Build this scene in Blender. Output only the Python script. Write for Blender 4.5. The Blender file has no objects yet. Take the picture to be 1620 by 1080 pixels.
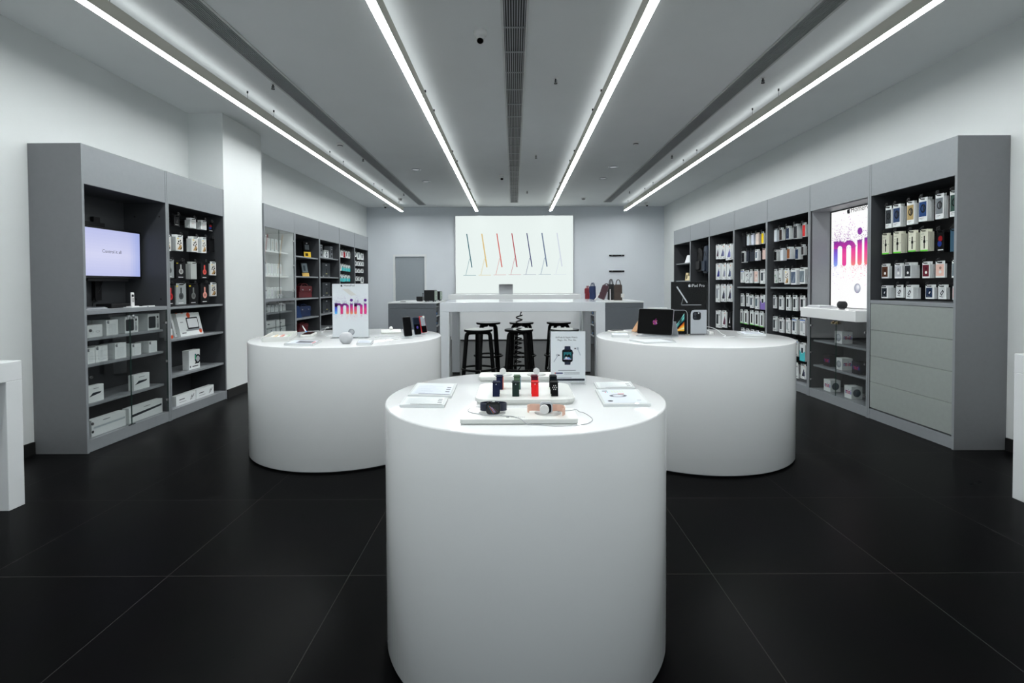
import bpy, math, random
from mathutils import Vector, Matrix
random.seed(7)
S = bpy.context.scene
COL = S.collection
PI = math.pi
# ------------------------------------------------------------------ camera, world, exposure
LENS = 800.0*36/1620
cam_d = bpy.data.cameras.new('camera'); cam_d.lens = LENS; cam_d.sensor_width = 36
cam_d.shift_x = -0.0019; cam_d.shift_y = -0.0446; cam_d.clip_start = 0.05
cam = bpy.data.objects.new('camera', cam_d); COL.objects.link(cam)
_p, _r = math.radians(1.2), math.radians(0.25)
FW = Vector((0, math.cos(_p), -math.sin(_p))); RT = Vector((1, 0, 0)); UP = RT.cross(FW)
R2 = RT*math.cos(_r) - UP*math.sin(_r); U2 = RT*math.sin(_r) + UP*math.cos(_r)
m = Matrix((R2, U2, -FW)).transposed().to_4x4(); m.translation = (0, 0, 1.32)
cam.matrix_world = m
S.camera = cam
W = bpy.data.worlds.new('mall'); S.world = W; W.use_nodes = True
W.node_tree.nodes['Background'].inputs[0].default_value = (0.85, 0.95, 1, 1)
W.node_tree.nodes['Background'].inputs[1].default_value = 0.8
STRIP = 49.5          # strength of the ceiling light lines
vs = S.view_settings; vs.view_transform = 'Standard'; vs.look = 'None'; vs.gamma = 1.0
vs.use_curve_mapping = False; vs.exposure = 0.0
S.cycles.use_denoising = True
S.cycles.max_bounces = 8; S.cycles.diffuse_bounces = 5; S.cycles.transparent_max_bounces = 16
S.cycles.sample_clamp_indirect = 4.0; S.cycles.caustics_reflective = False; S.cycles.caustics_refractive = False

# ------------------------------------------------------------------ colours and materials
def lin(c):
    return tuple((x/255/12.92) if x <= 10 else ((x/255+0.055)/1.055)**2.4 for x in c)
def mat(name, col=None, rough=0.5, metal=0.0, spec=0.5, noise=0.0, nscale=40, emit=None, attr=False, coat=0, bump=0):
    M = bpy.data.materials.new(name); M.use_nodes = True
    nt = M.node_tree; b = nt.nodes['Principled BSDF']
    b.inputs['Roughness'].default_value = rough; b.inputs['Metallic'].default_value = metal
    b.inputs['Specular IOR Level'].default_value = spec; b.inputs['Coat Weight'].default_value = coat
    b.inputs['Coat Roughness'].default_value = 0.05
    if col: b.inputs['Base Color'].default_value = (*col, 1)
    if attr:
        a = nt.nodes.new('ShaderNodeAttribute'); a.attribute_name = 'Col'
        if not emit: nt.links.new(a.outputs['Color'], b.inputs['Base Color'])
        else:
            b.inputs['Base Color'].default_value = (.004, .004, .004, 1)
            nt.links.new(a.outputs['Color'], b.inputs['Emission Color']); b.inputs['Emission Strength'].default_value = emit
    elif emit:
        b.inputs['Emission Color'].default_value = (*col, 1); b.inputs['Emission Strength'].default_value = emit
    if noise or bump:
        tc = nt.nodes.new('ShaderNodeTexCoord'); n = nt.nodes.new('ShaderNodeTexNoise')
        n.inputs['Scale'].default_value = nscale; n.inputs['Detail'].default_value = 4
        nt.links.new(tc.outputs['Object'], n.inputs['Vector'])
        if noise and col and not attr:
            r = nt.nodes.new('ShaderNodeValToRGB')
            r.color_ramp.elements[0].position = .3; r.color_ramp.elements[1].position = .7
            r.color_ramp.elements[0].color = (*[c*(1-noise) for c in col], 1)
            r.color_ramp.elements[1].color = (*[min(1, c*(1+noise)) for c in col], 1)
            nt.links.new(n.outputs['Fac'], r.inputs['Fac']); nt.links.new(r.outputs['Color'], b.inputs['Base Color'])
        if bump:
            bp = nt.nodes.new('ShaderNodeBump'); bp.inputs['Strength'].default_value = bump; bp.inputs['Distance'].default_value = .002
            nt.links.new(n.outputs['Fac'], bp.inputs['Height']); nt.links.new(bp.outputs['Normal'], b.inputs['Normal'])
    return M
def glass(name, tint=(1, 1, 1), ior=1.5, haze=0.0, rough=0.0):
    M = bpy.data.materials.new(name); M.use_nodes = True; nt = M.node_tree
    for n in list(nt.nodes): nt.nodes.remove(n)
    o = nt.nodes.new('ShaderNodeOutputMaterial'); t = nt.nodes.new('ShaderNodeBsdfTransparent'); g = nt.nodes.new('ShaderNodeBsdfGlossy')
    f = nt.nodes.new('ShaderNodeFresnel'); mx = nt.nodes.new('ShaderNodeMixShader')
    t.inputs[0].default_value = (*tint, 1); g.inputs['Roughness'].default_value = rough; f.inputs['IOR'].default_value = ior
    ge = nt.nodes.new('ShaderNodeNewGeometry'); ir = nt.nodes.new('ShaderNodeMapRange'); ir.inputs['To Min'].default_value = ior; ir.inputs['To Max'].default_value = 1/ior
    nt.links.new(ge.outputs['Backfacing'], ir.inputs['Value']); nt.links.new(ir.outputs['Result'], f.inputs['IOR'])
    nt.links.new(f.outputs[0], mx.inputs[0]); nt.links.new(g.outputs[0], mx.inputs[2])
    if haze:
        d = nt.nodes.new('ShaderNodeBsdfDiffuse'); d.inputs[0].default_value = (.9, .93, .93, 1)
        m2 = nt.nodes.new('ShaderNodeMixShader'); m2.inputs[0].default_value = haze
        nt.links.new(t.outputs[0], m2.inputs[1]); nt.links.new(d.outputs[0], m2.inputs[2]); nt.links.new(m2.outputs[0], mx.inputs[1])
    else: nt.links.new(t.outputs[0], mx.inputs[1])
    nt.links.new(mx.outputs[0], o.inputs[0])
    return M
def floor_mat():
    M = bpy.data.materials.new('floor_tiles'); M.use_nodes = True; nt = M.node_tree; b = nt.nodes['Principled BSDF']
    N = nt.nodes.new; L = nt.links.new
    tc = N('ShaderNodeTexCoord'); mp = N('ShaderNodeMapping'); mp.inputs['Location'].default_value = (0.802-0.0, -2.09+.82*4, 0)
    L(tc.outputs['Object'], mp.inputs['Vector'])
    br = N('ShaderNodeTexBrick'); br.offset = 0; br.squash = 1
    br.inputs['Scale'].default_value = 1; br.inputs['Mortar Size'].default_value = .0022; br.inputs['Mortar Smooth'].default_value = .2
    br.inputs['Brick Width'].default_value = .8275; br.inputs['Row Height'].default_value = .82
    br.inputs['Color1'].default_value = (.0014, .0014, .0016, 1); br.inputs['Color2'].default_value = (.0022, .0022, .0025, 1)
    br.inputs['Mortar'].default_value = (.03, .029, .028, 1)
    L(mp.outputs['Vector'], br.inputs['Vector'])
    n = N('ShaderNodeTexNoise'); n.inputs['Scale'].default_value = 3; n.inputs['Detail'].default_value = 8; n.inputs['Roughness'].default_value = .65
    L(tc.outputs['Object'], n.inputs['Vector'])
    mr = N('ShaderNodeMapRange'); mr.inputs['To Min'].default_value = .25; mr.inputs['To Max'].default_value = .33
    L(n.outputs['Fac'], mr.inputs['Value']); 
    mx = N('ShaderNodeMix'); mx.data_type = 'RGBA'; mx.blend_type = 'MULTIPLY'; mx.inputs['Factor'].default_value = .5
    L(br.outputs['Color'], mx.inputs['A']); L(n.outputs['Color'], mx.inputs['B'])
    nt.nodes.remove(b); df = N('ShaderNodeBsdfDiffuse'); gl = N('ShaderNodeBsdfGlossy'); fr = N('ShaderNodeFresnel'); fr.inputs['IOR'].default_value = 1.11
    ml = N('ShaderNodeMath'); ml.operation = 'MULTIPLY'; ml.inputs[1].default_value = .8; ms = N('ShaderNodeMixShader'); out = nt.nodes['Material Output']
    L(mx.outputs['Result'], df.inputs['Color']); L(mr.outputs['Result'], gl.inputs['Roughness']); L(fr.outputs[0], ml.inputs[0]); L(ml.outputs[0], ms.inputs[0]); L(df.outputs[0], ms.inputs[1]); L(gl.outputs[0], ms.inputs[2]); L(ms.outputs[0], out.inputs['Surface'])
    bp = N('ShaderNodeBump'); bp.inputs['Strength'].default_value = .25; bp.inputs['Distance'].default_value = .002; bp.invert = True
    L(br.outputs['Fac'], bp.inputs['Height']); L(bp.outputs['Normal'], df.inputs['Normal']); L(bp.outputs['Normal'], gl.inputs['Normal'])
    return M
WALL = mat('wall_paint', (.76, .785, .78), .85, noise=.01, nscale=2, spec=.2, bump=.05)
WALLB = mat('back_wall_paint', (.70, .735, .775), .85, noise=.01, nscale=2, spec=.2)
CEIL = mat('ceiling_paint', (.90, .92, .92), .9, noise=.012, nscale=2, spec=.2)
FLOOR = floor_mat()
BASEB = mat('black_baseboard', (.006, .006, .006), .5)
LAM = mat('grey_laminate', (.225, .24, .255), .42, noise=.02, nscale=30, spec=.35)
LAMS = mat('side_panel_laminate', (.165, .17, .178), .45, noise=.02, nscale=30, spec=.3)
LAMD = mat('shaded_interior_laminate', (.046, .049, .054), .5, noise=.02, nscale=30, spec=.3)  # grey laminate darkened so its colour carries the shade inside the cabinets
DRAW = mat('drawer_laminate', (.27, .295, .282), .45, noise=.03, nscale=25, spec=.3)
UNIT = mat('slate_laminate', (.14, .155, .172), .5, noise=.02, nscale=30, spec=.3)
BLACKP = mat('black_panel', (.008, .008, .009), .6)
WHITE = mat('white_lacquer', (.765, .775, .775), .09, noise=.006, nscale=3, spec=.35)
WTAB = mat('pale_grey_lacquer', (.66, .69, .72), .08, noise=.006, nscale=3, spec=.4)
WLAM = mat('white_laminate', (.76, .78, .79), .3, noise=.006, nscale=8)
WPLA = mat('white_plastic', (.80, .80, .79), .35, noise=.01, nscale=60)
GRYP = mat('pale_grey_mesh', (.55, .56, .58), .8, noise=.08, nscale=900, bump=.4)
BLKM = mat('black_mesh_fabric', (.012, .012, .014), .8, noise=.3, nscale=900, bump=.4)
BLK = mat('black_plastic', (.006, .006, .007), .4, noise=.1, nscale=80, spec=.25)
GLOSSB = mat('gloss_black', (.004, .004, .004), .06, spec=.3)
WOODB = mat('black_stained_wood', (.004, .004, .004), .45, noise=.3, nscale=30, spec=.12)
STOOLT = mat('black_lacquered_seat', (.01, .01, .01), .02, spec=1.0)
CHROME = mat('chrome', (.75, .75, .75), .15, metal=1)
ALU = mat('brushed_aluminium', (.55, .56, .58), .35, metal=.9, noise=.03, nscale=200)
BRASS = mat('brass_lock', (.75, .6, .35), .25, metal=1)
VENTF = mat('vent_frame', (.6, .61, .6), .5)
VENTS = mat('vent_slat', (.33, .34, .345), .5, noise=.02)
HOUS = mat('light_housing', (.62, .60, .53), .5)
STRIPM = mat('light_diffuser', (.955, .995, 1.0), .5, emit=STRIP)
UPM = mat('added_uplight', (.955, .995, 1.0), .5, emit=STRIP*.026)  # weak extra emission, added to lift the ceiling
DOWN = mat('downlight_lamp', (.9, .92, 1), .3, emit=.35)
PRINT = mat('printed_card', None, .6, attr=True, spec=.05)
LITP = mat('backlit_print', None, .4, attr=True, emit=.98, spec=.2)
SCRP = mat('lit_screen', None, .15, attr=True, emit=.95, spec=.3)
GLASS = glass('clear_glass', (.98, .99, .987), ior=1.6)
GEDGE = mat('glass_edge', (.02, .05, .042), .2)
ACRY = glass('clear_acrylic', (.985, .99, .99), ior=1.15, haze=.006)
ACRB = glass('frosted_acrylic', (.98, .99, .99), haze=.9)
DOORM = mat('grey_door', (.30, .335, .36), .5, noise=.02)
CABLE = mat('white_cable', (.72, .73, .74), .4)
def leather(name, c): return mat(name, lin(c), .5, noise=.15, nscale=60, bump=.3)
RED = leather('red_leather', (120, 25, 40)); DRED = leather('dark_red_nylon', (95, 12, 24)); NAVY = leather('navy_nylon', (24, 44, 84)); MAROON = leather('maroon_leather', (62, 32, 42)); BROWN = leather('dark_brown_leather', (52, 38, 30)); BLEA = leather('black_leather', (14, 14, 16)); NAVYB = leather('navy_canvas', (22, 36, 56)); TAN = leather('tan_leather', (176, 128, 84)); PINKS = mat('pink_rubber', lin((232, 190, 170)), .5, noise=.03)
NVR = mat('navy_rubber', lin((22, 30, 52)), .45, noise=.05)
def rub(n, c): return mat(n, lin(c), .5, noise=.06, nscale=200)
OFFW = mat('off_white_tray', (.74, .75, .72), .3, noise=.008)

# ------------------------------------------------------------------ mesh builder
WO = {}
class MB:
    def __init__(s): s.v = []; s.f = []; s.c = []; s.m = []; s.s = []
    def add(s, vs, fs, col=None, m=0, sm=False):
        o = len(s.v); s.v += [tuple(v) for v in vs]
        for f in fs:
            s.f.append([i+o for i in f]); s.c.append(col); s.m.append(m); s.s.append(sm)
        return s
    def box(s, x0, x1, y0, y1, z0, z1, col=None, m=0):
        x0, x1 = min(x0, x1), max(x0, x1); y0, y1 = min(y0, y1), max(y0, y1); z0, z1 = min(z0, z1), max(z0, z1)
        return s.add([(x0,y0,z0),(x1,y0,z0),(x1,y1,z0),(x0,y1,z0),(x0,y0,z1),(x1,y0,z1),(x1,y1,z1),(x0,y1,z1)],
                     [(0,3,2,1),(4,5,6,7),(0,1,5,4),(1,2,6,5),(2,3,7,6),(3,0,4,7)], col, m)
    def cyl(s, p0, p1, r0, r1=None, n=16, col=None, m=0, sm=True):
        r1 = r0 if r1 is None else r1
        p0, p1 = Vector(p0), Vector(p1); d = (p1-p0).normalized()
        a = d.orthogonal().normalized(); b = d.cross(a)
        vs = [p0+(a*math.cos(2*PI*i/n)+b*math.sin(2*PI*i/n))*r0 for i in range(n)] + [p1+(a*math.cos(2*PI*i/n)+b*math.sin(2*PI*i/n))*r1 for i in range(n)]
        s.add(vs, [(i, (i+1) % n, n+(i+1) % n, n+i) for i in range(n)], col, m, sm)
        return s.add(vs, [tuple(range(n))[::-1], tuple(range(n, 2*n))], col, m)
    def lathe(s, prof, c=(0, 0, 0), n=32, col=None, m=0, sm=True):
        vs = []
        for r, z in prof:
            r = max(r, 1e-5)
            vs += [(c[0]+r*math.cos(2*PI*i/n), c[1]+r*math.sin(2*PI*i/n), c[2]+z) for i in range(n)]
        k = len(prof)
        fs = [(j*n+i, j*n+(i+1) % n, (j+1)*n+(i+1) % n, (j+1)*n+i) for j in range(k-1) for i in range(n)]
        fs += [tuple(range(n))[::-1], tuple(range((k-1)*n, k*n))]
        return s.add(vs, fs, col, m, sm)
    def tube(s, pts, r, n=8, closed=False, col=None, m=0):
        pts = [Vector(p) for p in pts]; k = len(pts); vs = []; up = None
        for i, p in enumerate(pts):
            a = pts[(i-1) % k] if (closed or i > 0) else p; b = pts[(i+1) % k] if (closed or i < k-1) else p
            d = (b-a).normalized()
            if up is None: up = d.orthogonal().normalized()
            up = (up - d*up.dot(d)).normalized(); w = d.cross(up)
            rr = r[i] if isinstance(r, (list, tuple)) else r
            vs += [p+(up*math.cos(2*PI*j/n)+w*math.sin(2*PI*j/n))*rr for j in range(n)]
        fs = [(i*n+j, i*n+(j+1) % n, ((i+1) % k)*n+(j+1) % n, ((i+1) % k)*n+j) for i in range(k if closed else k-1) for j in range(n)]
        s.add(vs, fs, col, m, True)
        if not closed: s.add(vs, [tuple(range(n))[::-1], tuple(range((k-1)*n, k*n))], col, m)
        return s
    def ribbon(s, path, w, t, axis='x', c=(0, 0, 0), col=None, m=0, closed=False, wl=None):
        # a strip of width w and thickness t that follows a path in the plane across its width
        k = len(path); vs = []
        for i, (a, z) in enumerate(path):
            p = path[(i-1) % k] if (closed or i > 0) else path[i]; q = path[(i+1) % k] if (closed or i < k-1) else path[i]
            dx, dz = q[0]-p[0], q[1]-p[1]; l = math.hypot(dx, dz) or 1; nx, nz = -dz/l*t/2, dx/l*t/2
            ww = wl[i] if wl else w
            for sgn, off in ((-1, -1), (1, -1), (1, 1), (-1, 1)):
                u = sgn*ww/2; A = a+nx*off; Z = z+nz*off
                vs.append((c[0]+u, c[1]+A, c[2]+Z) if axis == 'x' else (c[0]+A, c[1]+u, c[2]+Z) if axis == 'y' else (c[0]+A, c[1]+Z, c[2]+u))
        fs = []
        for i in range(k if closed else k-1):
            j = (i+1) % k
            for e in range(4): fs.append((i*4+e, i*4+(e+1) % 4, j*4+(e+1) % 4, j*4+e))
        if not closed: fs += [(3, 2, 1, 0), tuple((k-1)*4+e for e in range(4))]
        return s.add(vs, fs, col, m, False)
    def prism(s, poly, t, o, u, v, col=None, m=0):
        # a 2D outline extruded by t along u x v
        o, u, v = Vector(o), Vector(u), Vector(v); n = u.cross(v).normalized(); k = len(poly)
        vs = [o+u*a+v*b for a, b in poly]+[o+u*a+v*b+n*t for a, b in poly]
        return s.add(vs, [tuple(range(k))[::-1], tuple(range(k, 2*k))]+[(i, (i+1) % k, k+(i+1) % k, k+i) for i in range(k)], col, m)
class Plane:
    """prints on a flat surface: origin o, axes u (right) and v (up), both in metres"""
    def __init__(s, mb, o, u, v, m=0, e=.0006):
        s.mb, s.o, s.u, s.v, s.m = mb, Vector(o), Vector(u), Vector(v), m; s.n = s.u.cross(s.v).normalized(); s.e = e
    def P(s, a, b, k=1): return s.o+s.u*a+s.v*b+s.n*(s.e*k)
    def rect(s, a0, a1, b0, b1, col, k=1): s.mb.add([s.P(a0,b0,k), s.P(a1,b0,k), s.P(a1,b1,k), s.P(a0,b1,k)], [(0,1,2,3)], lin(col), s.m)
    def poly(s, pts, col, k=1): s.mb.add([s.P(a, b, k) for a, b in pts], [tuple(range(len(pts)))], lin(col), s.m)
    def disc(s, a, b, r, col, k=1, n=16, ry=None):
        ry = ry or r
        s.poly([(a+r*math.cos(2*PI*i/n), b+ry*math.sin(2*PI*i/n)) for i in range(n)], col, k)
    def rrect(s, a0, a1, b0, b1, r, col, k=1): s.poly(rr(a0, a1, b0, b1, r), col, k)
    def ring(s, a, b, r0, r1, col, k=1, n=20, sy=1.0, t0=0, t1=2*PI):
        for i in range(n):
            p, q = t0+(t1-t0)*i/n, t0+(t1-t0)*(i+1)/n
            s.poly([(a+r0*math.cos(p), b+sy*r0*math.sin(p)), (a+r1*math.cos(p), b+sy*r1*math.sin(p)), (a+r1*math.cos(q), b+sy*r1*math.sin(q)), (a+r0*math.cos(q), b+sy*r0*math.sin(q))], col, k)
    def line(s, p, q, w, col, k=1):
        d = (q[0]-p[0], q[1]-p[1]); l = math.hypot(*d) or 1; nx, ny = -d[1]/l*w/2, d[0]/l*w/2
        s.poly([(p[0]-nx,p[1]-ny),(q[0]-nx,q[1]-ny),(q[0]+nx,q[1]+ny),(p[0]+nx,p[1]+ny)], col, k)
    def text(s, txt, a, b, size, col, k=1, align='CENTER', rot=0):
        vs, fs = text_geo(txt, align); c, sn = math.cos(rot)*size, math.sin(rot)*size
        s.mb.add([s.P(a+x*c-y*sn, b+x*sn+y*c, k) for x, y in vs], fs, lin(col), s.m)
    def logo(s, a, b, h, col, k=1, cols=None):
        for j, o in enumerate(LOGO): s.poly([(a+x*h, b+y*h) for x, y in o], col, k)
TEXT = {}
def text_geo(txt, align='CENTER'):
    if (txt, align) not in TEXT:
        cu = bpy.data.curves.new('lettering', 'FONT'); cu.body = txt; cu.align_x = align; cu.size = 1; cu.resolution_u = 2
        o = bpy.data.objects.new('lettering', cu); COL.objects.link(o)
        dg = bpy.context.evaluated_depsgraph_get(); me = o.evaluated_get(dg).to_mesh()
        TEXT[(txt, align)] = ([(v.co.x, v.co.y) for v in me.vertices], [tuple(p.vertices) for p in me.polygons])
        o.evaluated_get(dg).to_mesh_clear(); bpy.data.objects.remove(o); bpy.data.curves.remove(cu)
    return TEXT[(txt, align)]
def rr(a0, a1, b0, b1, r, n=5):
    pts = []
    for cx, cy, t in ((a1-r, b1-r, 0), (a0+r, b1-r, PI/2), (a0+r, b0+r, PI), (a1-r, b0+r, 1.5*PI)):
        pts += [(cx+r*math.cos(t+PI/2*i/n), cy+r*math.sin(t+PI/2*i/n)) for i in range(n+1)]
    return pts
def smooth(pts, n=4, closed=True):
    out = []; k = len(pts)
    for i in range(k if closed else k-1):
        p0, p1, p2, p3 = [pts[(i+d) % k] if closed else pts[max(0, min(k-1, i+d))] for d in (-1, 0, 1, 2)]
        for j in range(n):
            t = j/n
            out.append(tuple(.5*((2*p1[e])+(-p0[e]+p2[e])*t+(2*p0[e]-5*p1[e]+4*p2[e]-p3[e])*t*t+(-p0[e]+3*p1[e]-3*p2[e]+p3[e])*t**3) for e in range(len(p1))))
    return out if closed else out+[tuple(pts[-1])]
LOGO = [smooth([(.03,.24),(.16,.29),(.32,.25),(.41,.16),(.31,.02),(.31,-.14),(.44,-.25),(.36,-.42),(.22,-.55),(.02,-.49),(-.18,-.55),(-.34,-.36),(-.42,-.08),(-.38,.15),(-.24,.27),(-.1,.27)], 3),
        smooth([(.01,.33),(.12,.37),(.20,.47),(.21,.56),(.10,.52),(.02,.42)], 3)]
# ------------------------------------------------------------------ objects
def mesh(name, mb, mats):
    me = bpy.data.meshes.new(name); me.from_pydata(mb.v, [], mb.f)
    for q in (mats if isinstance(mats, (list, tuple)) else [mats]): me.materials.append(q)
    me.polygons.foreach_set('material_index', mb.m); me.polygons.foreach_set('use_smooth', mb.s)
    if any(c is not None for c in mb.c):
        at = me.color_attributes.new('Col', 'FLOAT_COLOR', 'CORNER'); data = []
        for p, c in zip(me.polygons, mb.c): data += list((*(c or (.8, .8, .8)), 1.0))*len(p.vertices)
        at.data.foreach_set('color', data)
    me.update(); return me
def setprops(o, label, cat, group=None, kind=None):
    if label: o['label'] = label
    if cat: o['category'] = cat
    if group: o['group'] = group
    if kind: o['kind'] = kind
def obj(name, mb, mats, parent=None, label=None, cat=None, group=None, kind=None, bevel=0, local=False, seg=2):
    """link one mesh object; vertices are given in world space (local=True: in the parent's space)"""
    if parent is not None:
        w = (0, 0, 0) if local else WO[parent.name]
    else:
        xs, ys, zs = zip(*mb.v); w = ((min(xs)+max(xs))/2, (min(ys)+max(ys))/2, min(zs))
    if any(w): mb.v = [(a-w[0], b-w[1], c-w[2]) for a, b, c in mb.v]
    o = bpy.data.objects.new(name, mesh(name, mb, mats)); COL.objects.link(o)
    if parent is not None: o.parent = parent
    else: o.location = w
    WO[o.name] = w if parent is None or not local else (0, 0, 0)
    if parent is not None and not local: WO[o.name] = WO[parent.name]
    setprops(o, label, cat, group, kind)
    if bevel:
        b = o.modifiers.new('bevel', 'BEVEL'); b.width = bevel; b.segments = seg; b.limit_method = 'ANGLE'
    return o
def thing(name, label, cat, loc, rotz=0, group=None):
    o = bpy.data.objects.new(name, None); COL.objects.link(o); o.empty_display_size = .05
    o.location = loc; o.rotation_euler = (0, 0, rotz); WO[o.name] = tuple(loc); setprops(o, label, cat, group); return o
def struct(name, mb, mats, parent=None, bevel=0):
    return obj(name, mb, mats, parent, kind=None if parent else 'structure', bevel=bevel)
def dup(root, loc, rotz=None, label=None, group=None):
    r = root.copy(); COL.objects.link(r); r.location = loc
    if rotz is not None: r.rotation_euler = (0, 0, rotz)
    if label: r['label'] = label
    if group: r['group'] = group
    for ch in list(root.children):
        c = ch.copy(); COL.objects.link(c); c.parent = r
        for g in list(ch.children):
            d = g.copy(); COL.objects.link(d); d.parent = c
    return r
B = lambda *a, **k: MB().box(*a, **k)
ORD = ['first', 'second', 'third', 'fourth', 'fifth', 'sixth', 'seventh', 'eighth', 'ninth', 'tenth']

# ================================================================== THE ROOM
XL, XR, YB, ZC = -3.80, 3.89, 13.12, 3.345
YF = -3.0
struct('floor', B(XL-.1, XR+.1, YF, YB+.1, -.1, 0), FLOOR)
struct('ceiling', B(XL-.1, XR+.1, YF, YB+.1, ZC, ZC+.1), CEIL)
struct('wall_left', B(XL-.1, XL, YF, YB+.1, 0, ZC), WALL)
struct('wall_right', B(XR, XR+.1, YF, YB+.1, 0, ZC), WALL)
w = MB()
w.box(XL, -3.08, YB, YB+.1, 0, ZC); w.box(-2.31, XR, YB, YB+.1, 0, ZC); w.box(-3.08, -2.31, YB, YB+.1, 2.075, ZC)
struct('wall_back', w, WALLB)
struct('wall_pillar', B(XL, -3.395, 5.945, 6.845, 0, ZC), WALL)
b = MB(); b.box(XL, XL+.015, YF, 3.97, 0, .10)
struct('baseboard_left', b, BASEB)
struct('baseboard_pillar', B(-3.395, -3.38, 5.945, 6.845, 0, .10), BASEB)
struct('baseboard_right', B(XR-.015, XR, YF, 3.97, 0, .10), BASEB)
d = struct('door_1', B(-3.075, -2.315, YB+.03, YB+.07, 0, 2.07), DOORM)
f = MB(); f.box(-3.125, -3.075, YB-.015, YB+.03, 0, 2.075); f.box(-2.315, -2.265, YB-.015, YB+.03, 0, 2.075); f.box(-3.125, -2.265, YB-.015, YB+.03, 2.075, 2.125)
struct('door_frame', f, WLAM, d)

# ---- linear lights
YS = -.6
for k, (x, lab) in enumerate(((-2.755, 'long suspended light line nearest the left wall'), (-.91, 'long suspended light line left of the middle vent'),
                              (.915, 'long suspended light line right of the middle vent'), (2.755, 'long suspended light line nearest the right wall'))):
    t = thing('linear_light', lab, 'ceiling light', (x, 4.8, 3.147), group='suspended light lines')
    hs = MB(); hs.box(x-.035, x-.031, YS, 12.53, 3.149, 3.245); hs.box(x+.031, x+.035, YS, 12.53, 3.149, 3.245); hs.box(x-.031, x+.031, YS, 12.53, 3.19, 3.245)
    hs.box(x-.035, x+.035, 12.53, 12.535, 3.149, 3.245); hs.box(x-.035, x+.035, YS-.005, YS, 3.149, 3.245)
    obj('housing', hs, HOUS, t)
    obj('diffuser', B(x-.0308, x+.0308, YS+.001, 12.529, 3.1490, 3.157), STRIPM, t)
    obj('added_ceiling_glow', B(x-.030, x+.030, YS+.001, 12.529, 3.2448, 3.246), UPM, t)  # glowing strip added on top of the housing to brighten the ceiling
    for y in (.55, 1.1, 2.93, 3.5, 5.29, 5.865, 7.64, 8.24, 10.03, 10.65, 12.2):
        h = MB(); h.cyl((x, y, 3.245), (x, y, ZC), .0015, n=6); h.cyl((x, y, 3.245), (x, y, 3.262), .006, n=8); h.cyl((x, y, ZC-.022), (x, y, ZC), .008, n=8)
        obj('hanger', h, BLK, t)
# ---- air vents
for x0, x1, ye, lab in ((-2.365, -2.205, 12.7, 'left slotted ceiling air vent'), (-.07, .10, 12.39, 'middle slotted ceiling air vent'), (2.21, 2.37, 12.36, 'right slotted ceiling air vent')):
    t = thing('ceiling_vent', lab+' running the length of the shop', 'air vent', ((x0+x1)/2, 5, ZC-.02), group='slotted ceiling vents')
    obj('backing', B(x0, x1, -2.5, ye, ZC-.003, ZC), BLACKP, t)
    fr = MB()
    for a, c in ((x0-.018, x0), (x1, x1+.018)): fr.box(a, c, -2.5, ye, ZC-.012, ZC)
    fr.box(x0-.018, x1+.018, ye, ye+.018, ZC-.012, ZC)
    obj('frame', fr, VENTF, t)
    sl = MB(); n = 9
    for i in range(n):
        x = x0+(x1-x0)*(i+.5)/n; sl.box(x-.0032, x+.0032, -2.5, ye, ZC-.016, ZC-.003)
    y = -2.3
    while y < ye: sl.box(x0, x1, y-.004, y+.004, ZC-.013, ZC-.004); y += .42
    obj('slats', sl, VENTS, t)
# ---- small ceiling fittings
for (x, y), lab in zip(((-.259, 4.08), (-.211, 9.3), (-3.18, 12.6), (3.28, 12.5)), ('white dome camera on the ceiling nearest the viewer', 'small dome camera on the ceiling left of the middle vent, far half', 'small dome camera by the far left ceiling corner', 'small dome camera by the far right ceiling corner')):
    t = thing('dome_camera', lab, 'security camera', (x, y, ZC-.1), group='ceiling security cameras')
    obj('base', MB().lathe([(.055, 0), (.055, -.02), (.045, -.04)], (x, y, ZC), 24), WPLA, t)
    hd = MB(); d_ = Vector((0, -.55, -.83)).normalized(); c_ = Vector((x, y, ZC-.045))
    hd.lathe([(.001, -.036), (.025, -.026), (.036, 0), (.025, .026), (.001, .036)], tuple(c_), 20); hd.cyl(c_, c_+d_*.05, .032, .03)
    obj('head', hd, WPLA, t)
    obj('lens', MB().cyl(c_+d_*.05, c_+d_*.053, .026, .024), GLOSSB, t)
for (x, y), lab in zip(((-2.465, 7.24), (-2.637, 11.8), (1.737, 7.21), (1.63, 11.83)), ('white smoke detector beside left vent, nearer one', 'white smoke detector beside left vent, far end', 'white smoke detector right of the right middle light line, nearer one', 'white smoke detector right of the right middle light line, far one')):
    t = thing('smoke_detector', lab, 'smoke detector', (x, y, ZC-.05), group='smoke detectors')
    obj('body', MB().lathe([(.05, 0), (.05, -.02), (.035, -.028), (.035, -.045), (.02, -.052)], (x, y, ZC), 24), WPLA, t)
    obj('sensor', MB().lathe([(.037, -.030), (.037, -.040)], (x, y, ZC), 20), BLK, t)
SPR = ((-2.405, 5.11), (-2.382, 8.06), (-2.41, 11.16), (.418, 5.0), (.353, 7.92), (.294, 10.93), (2.455, 5.01), (2.48, 7.95), (2.51, 10.98))
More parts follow.
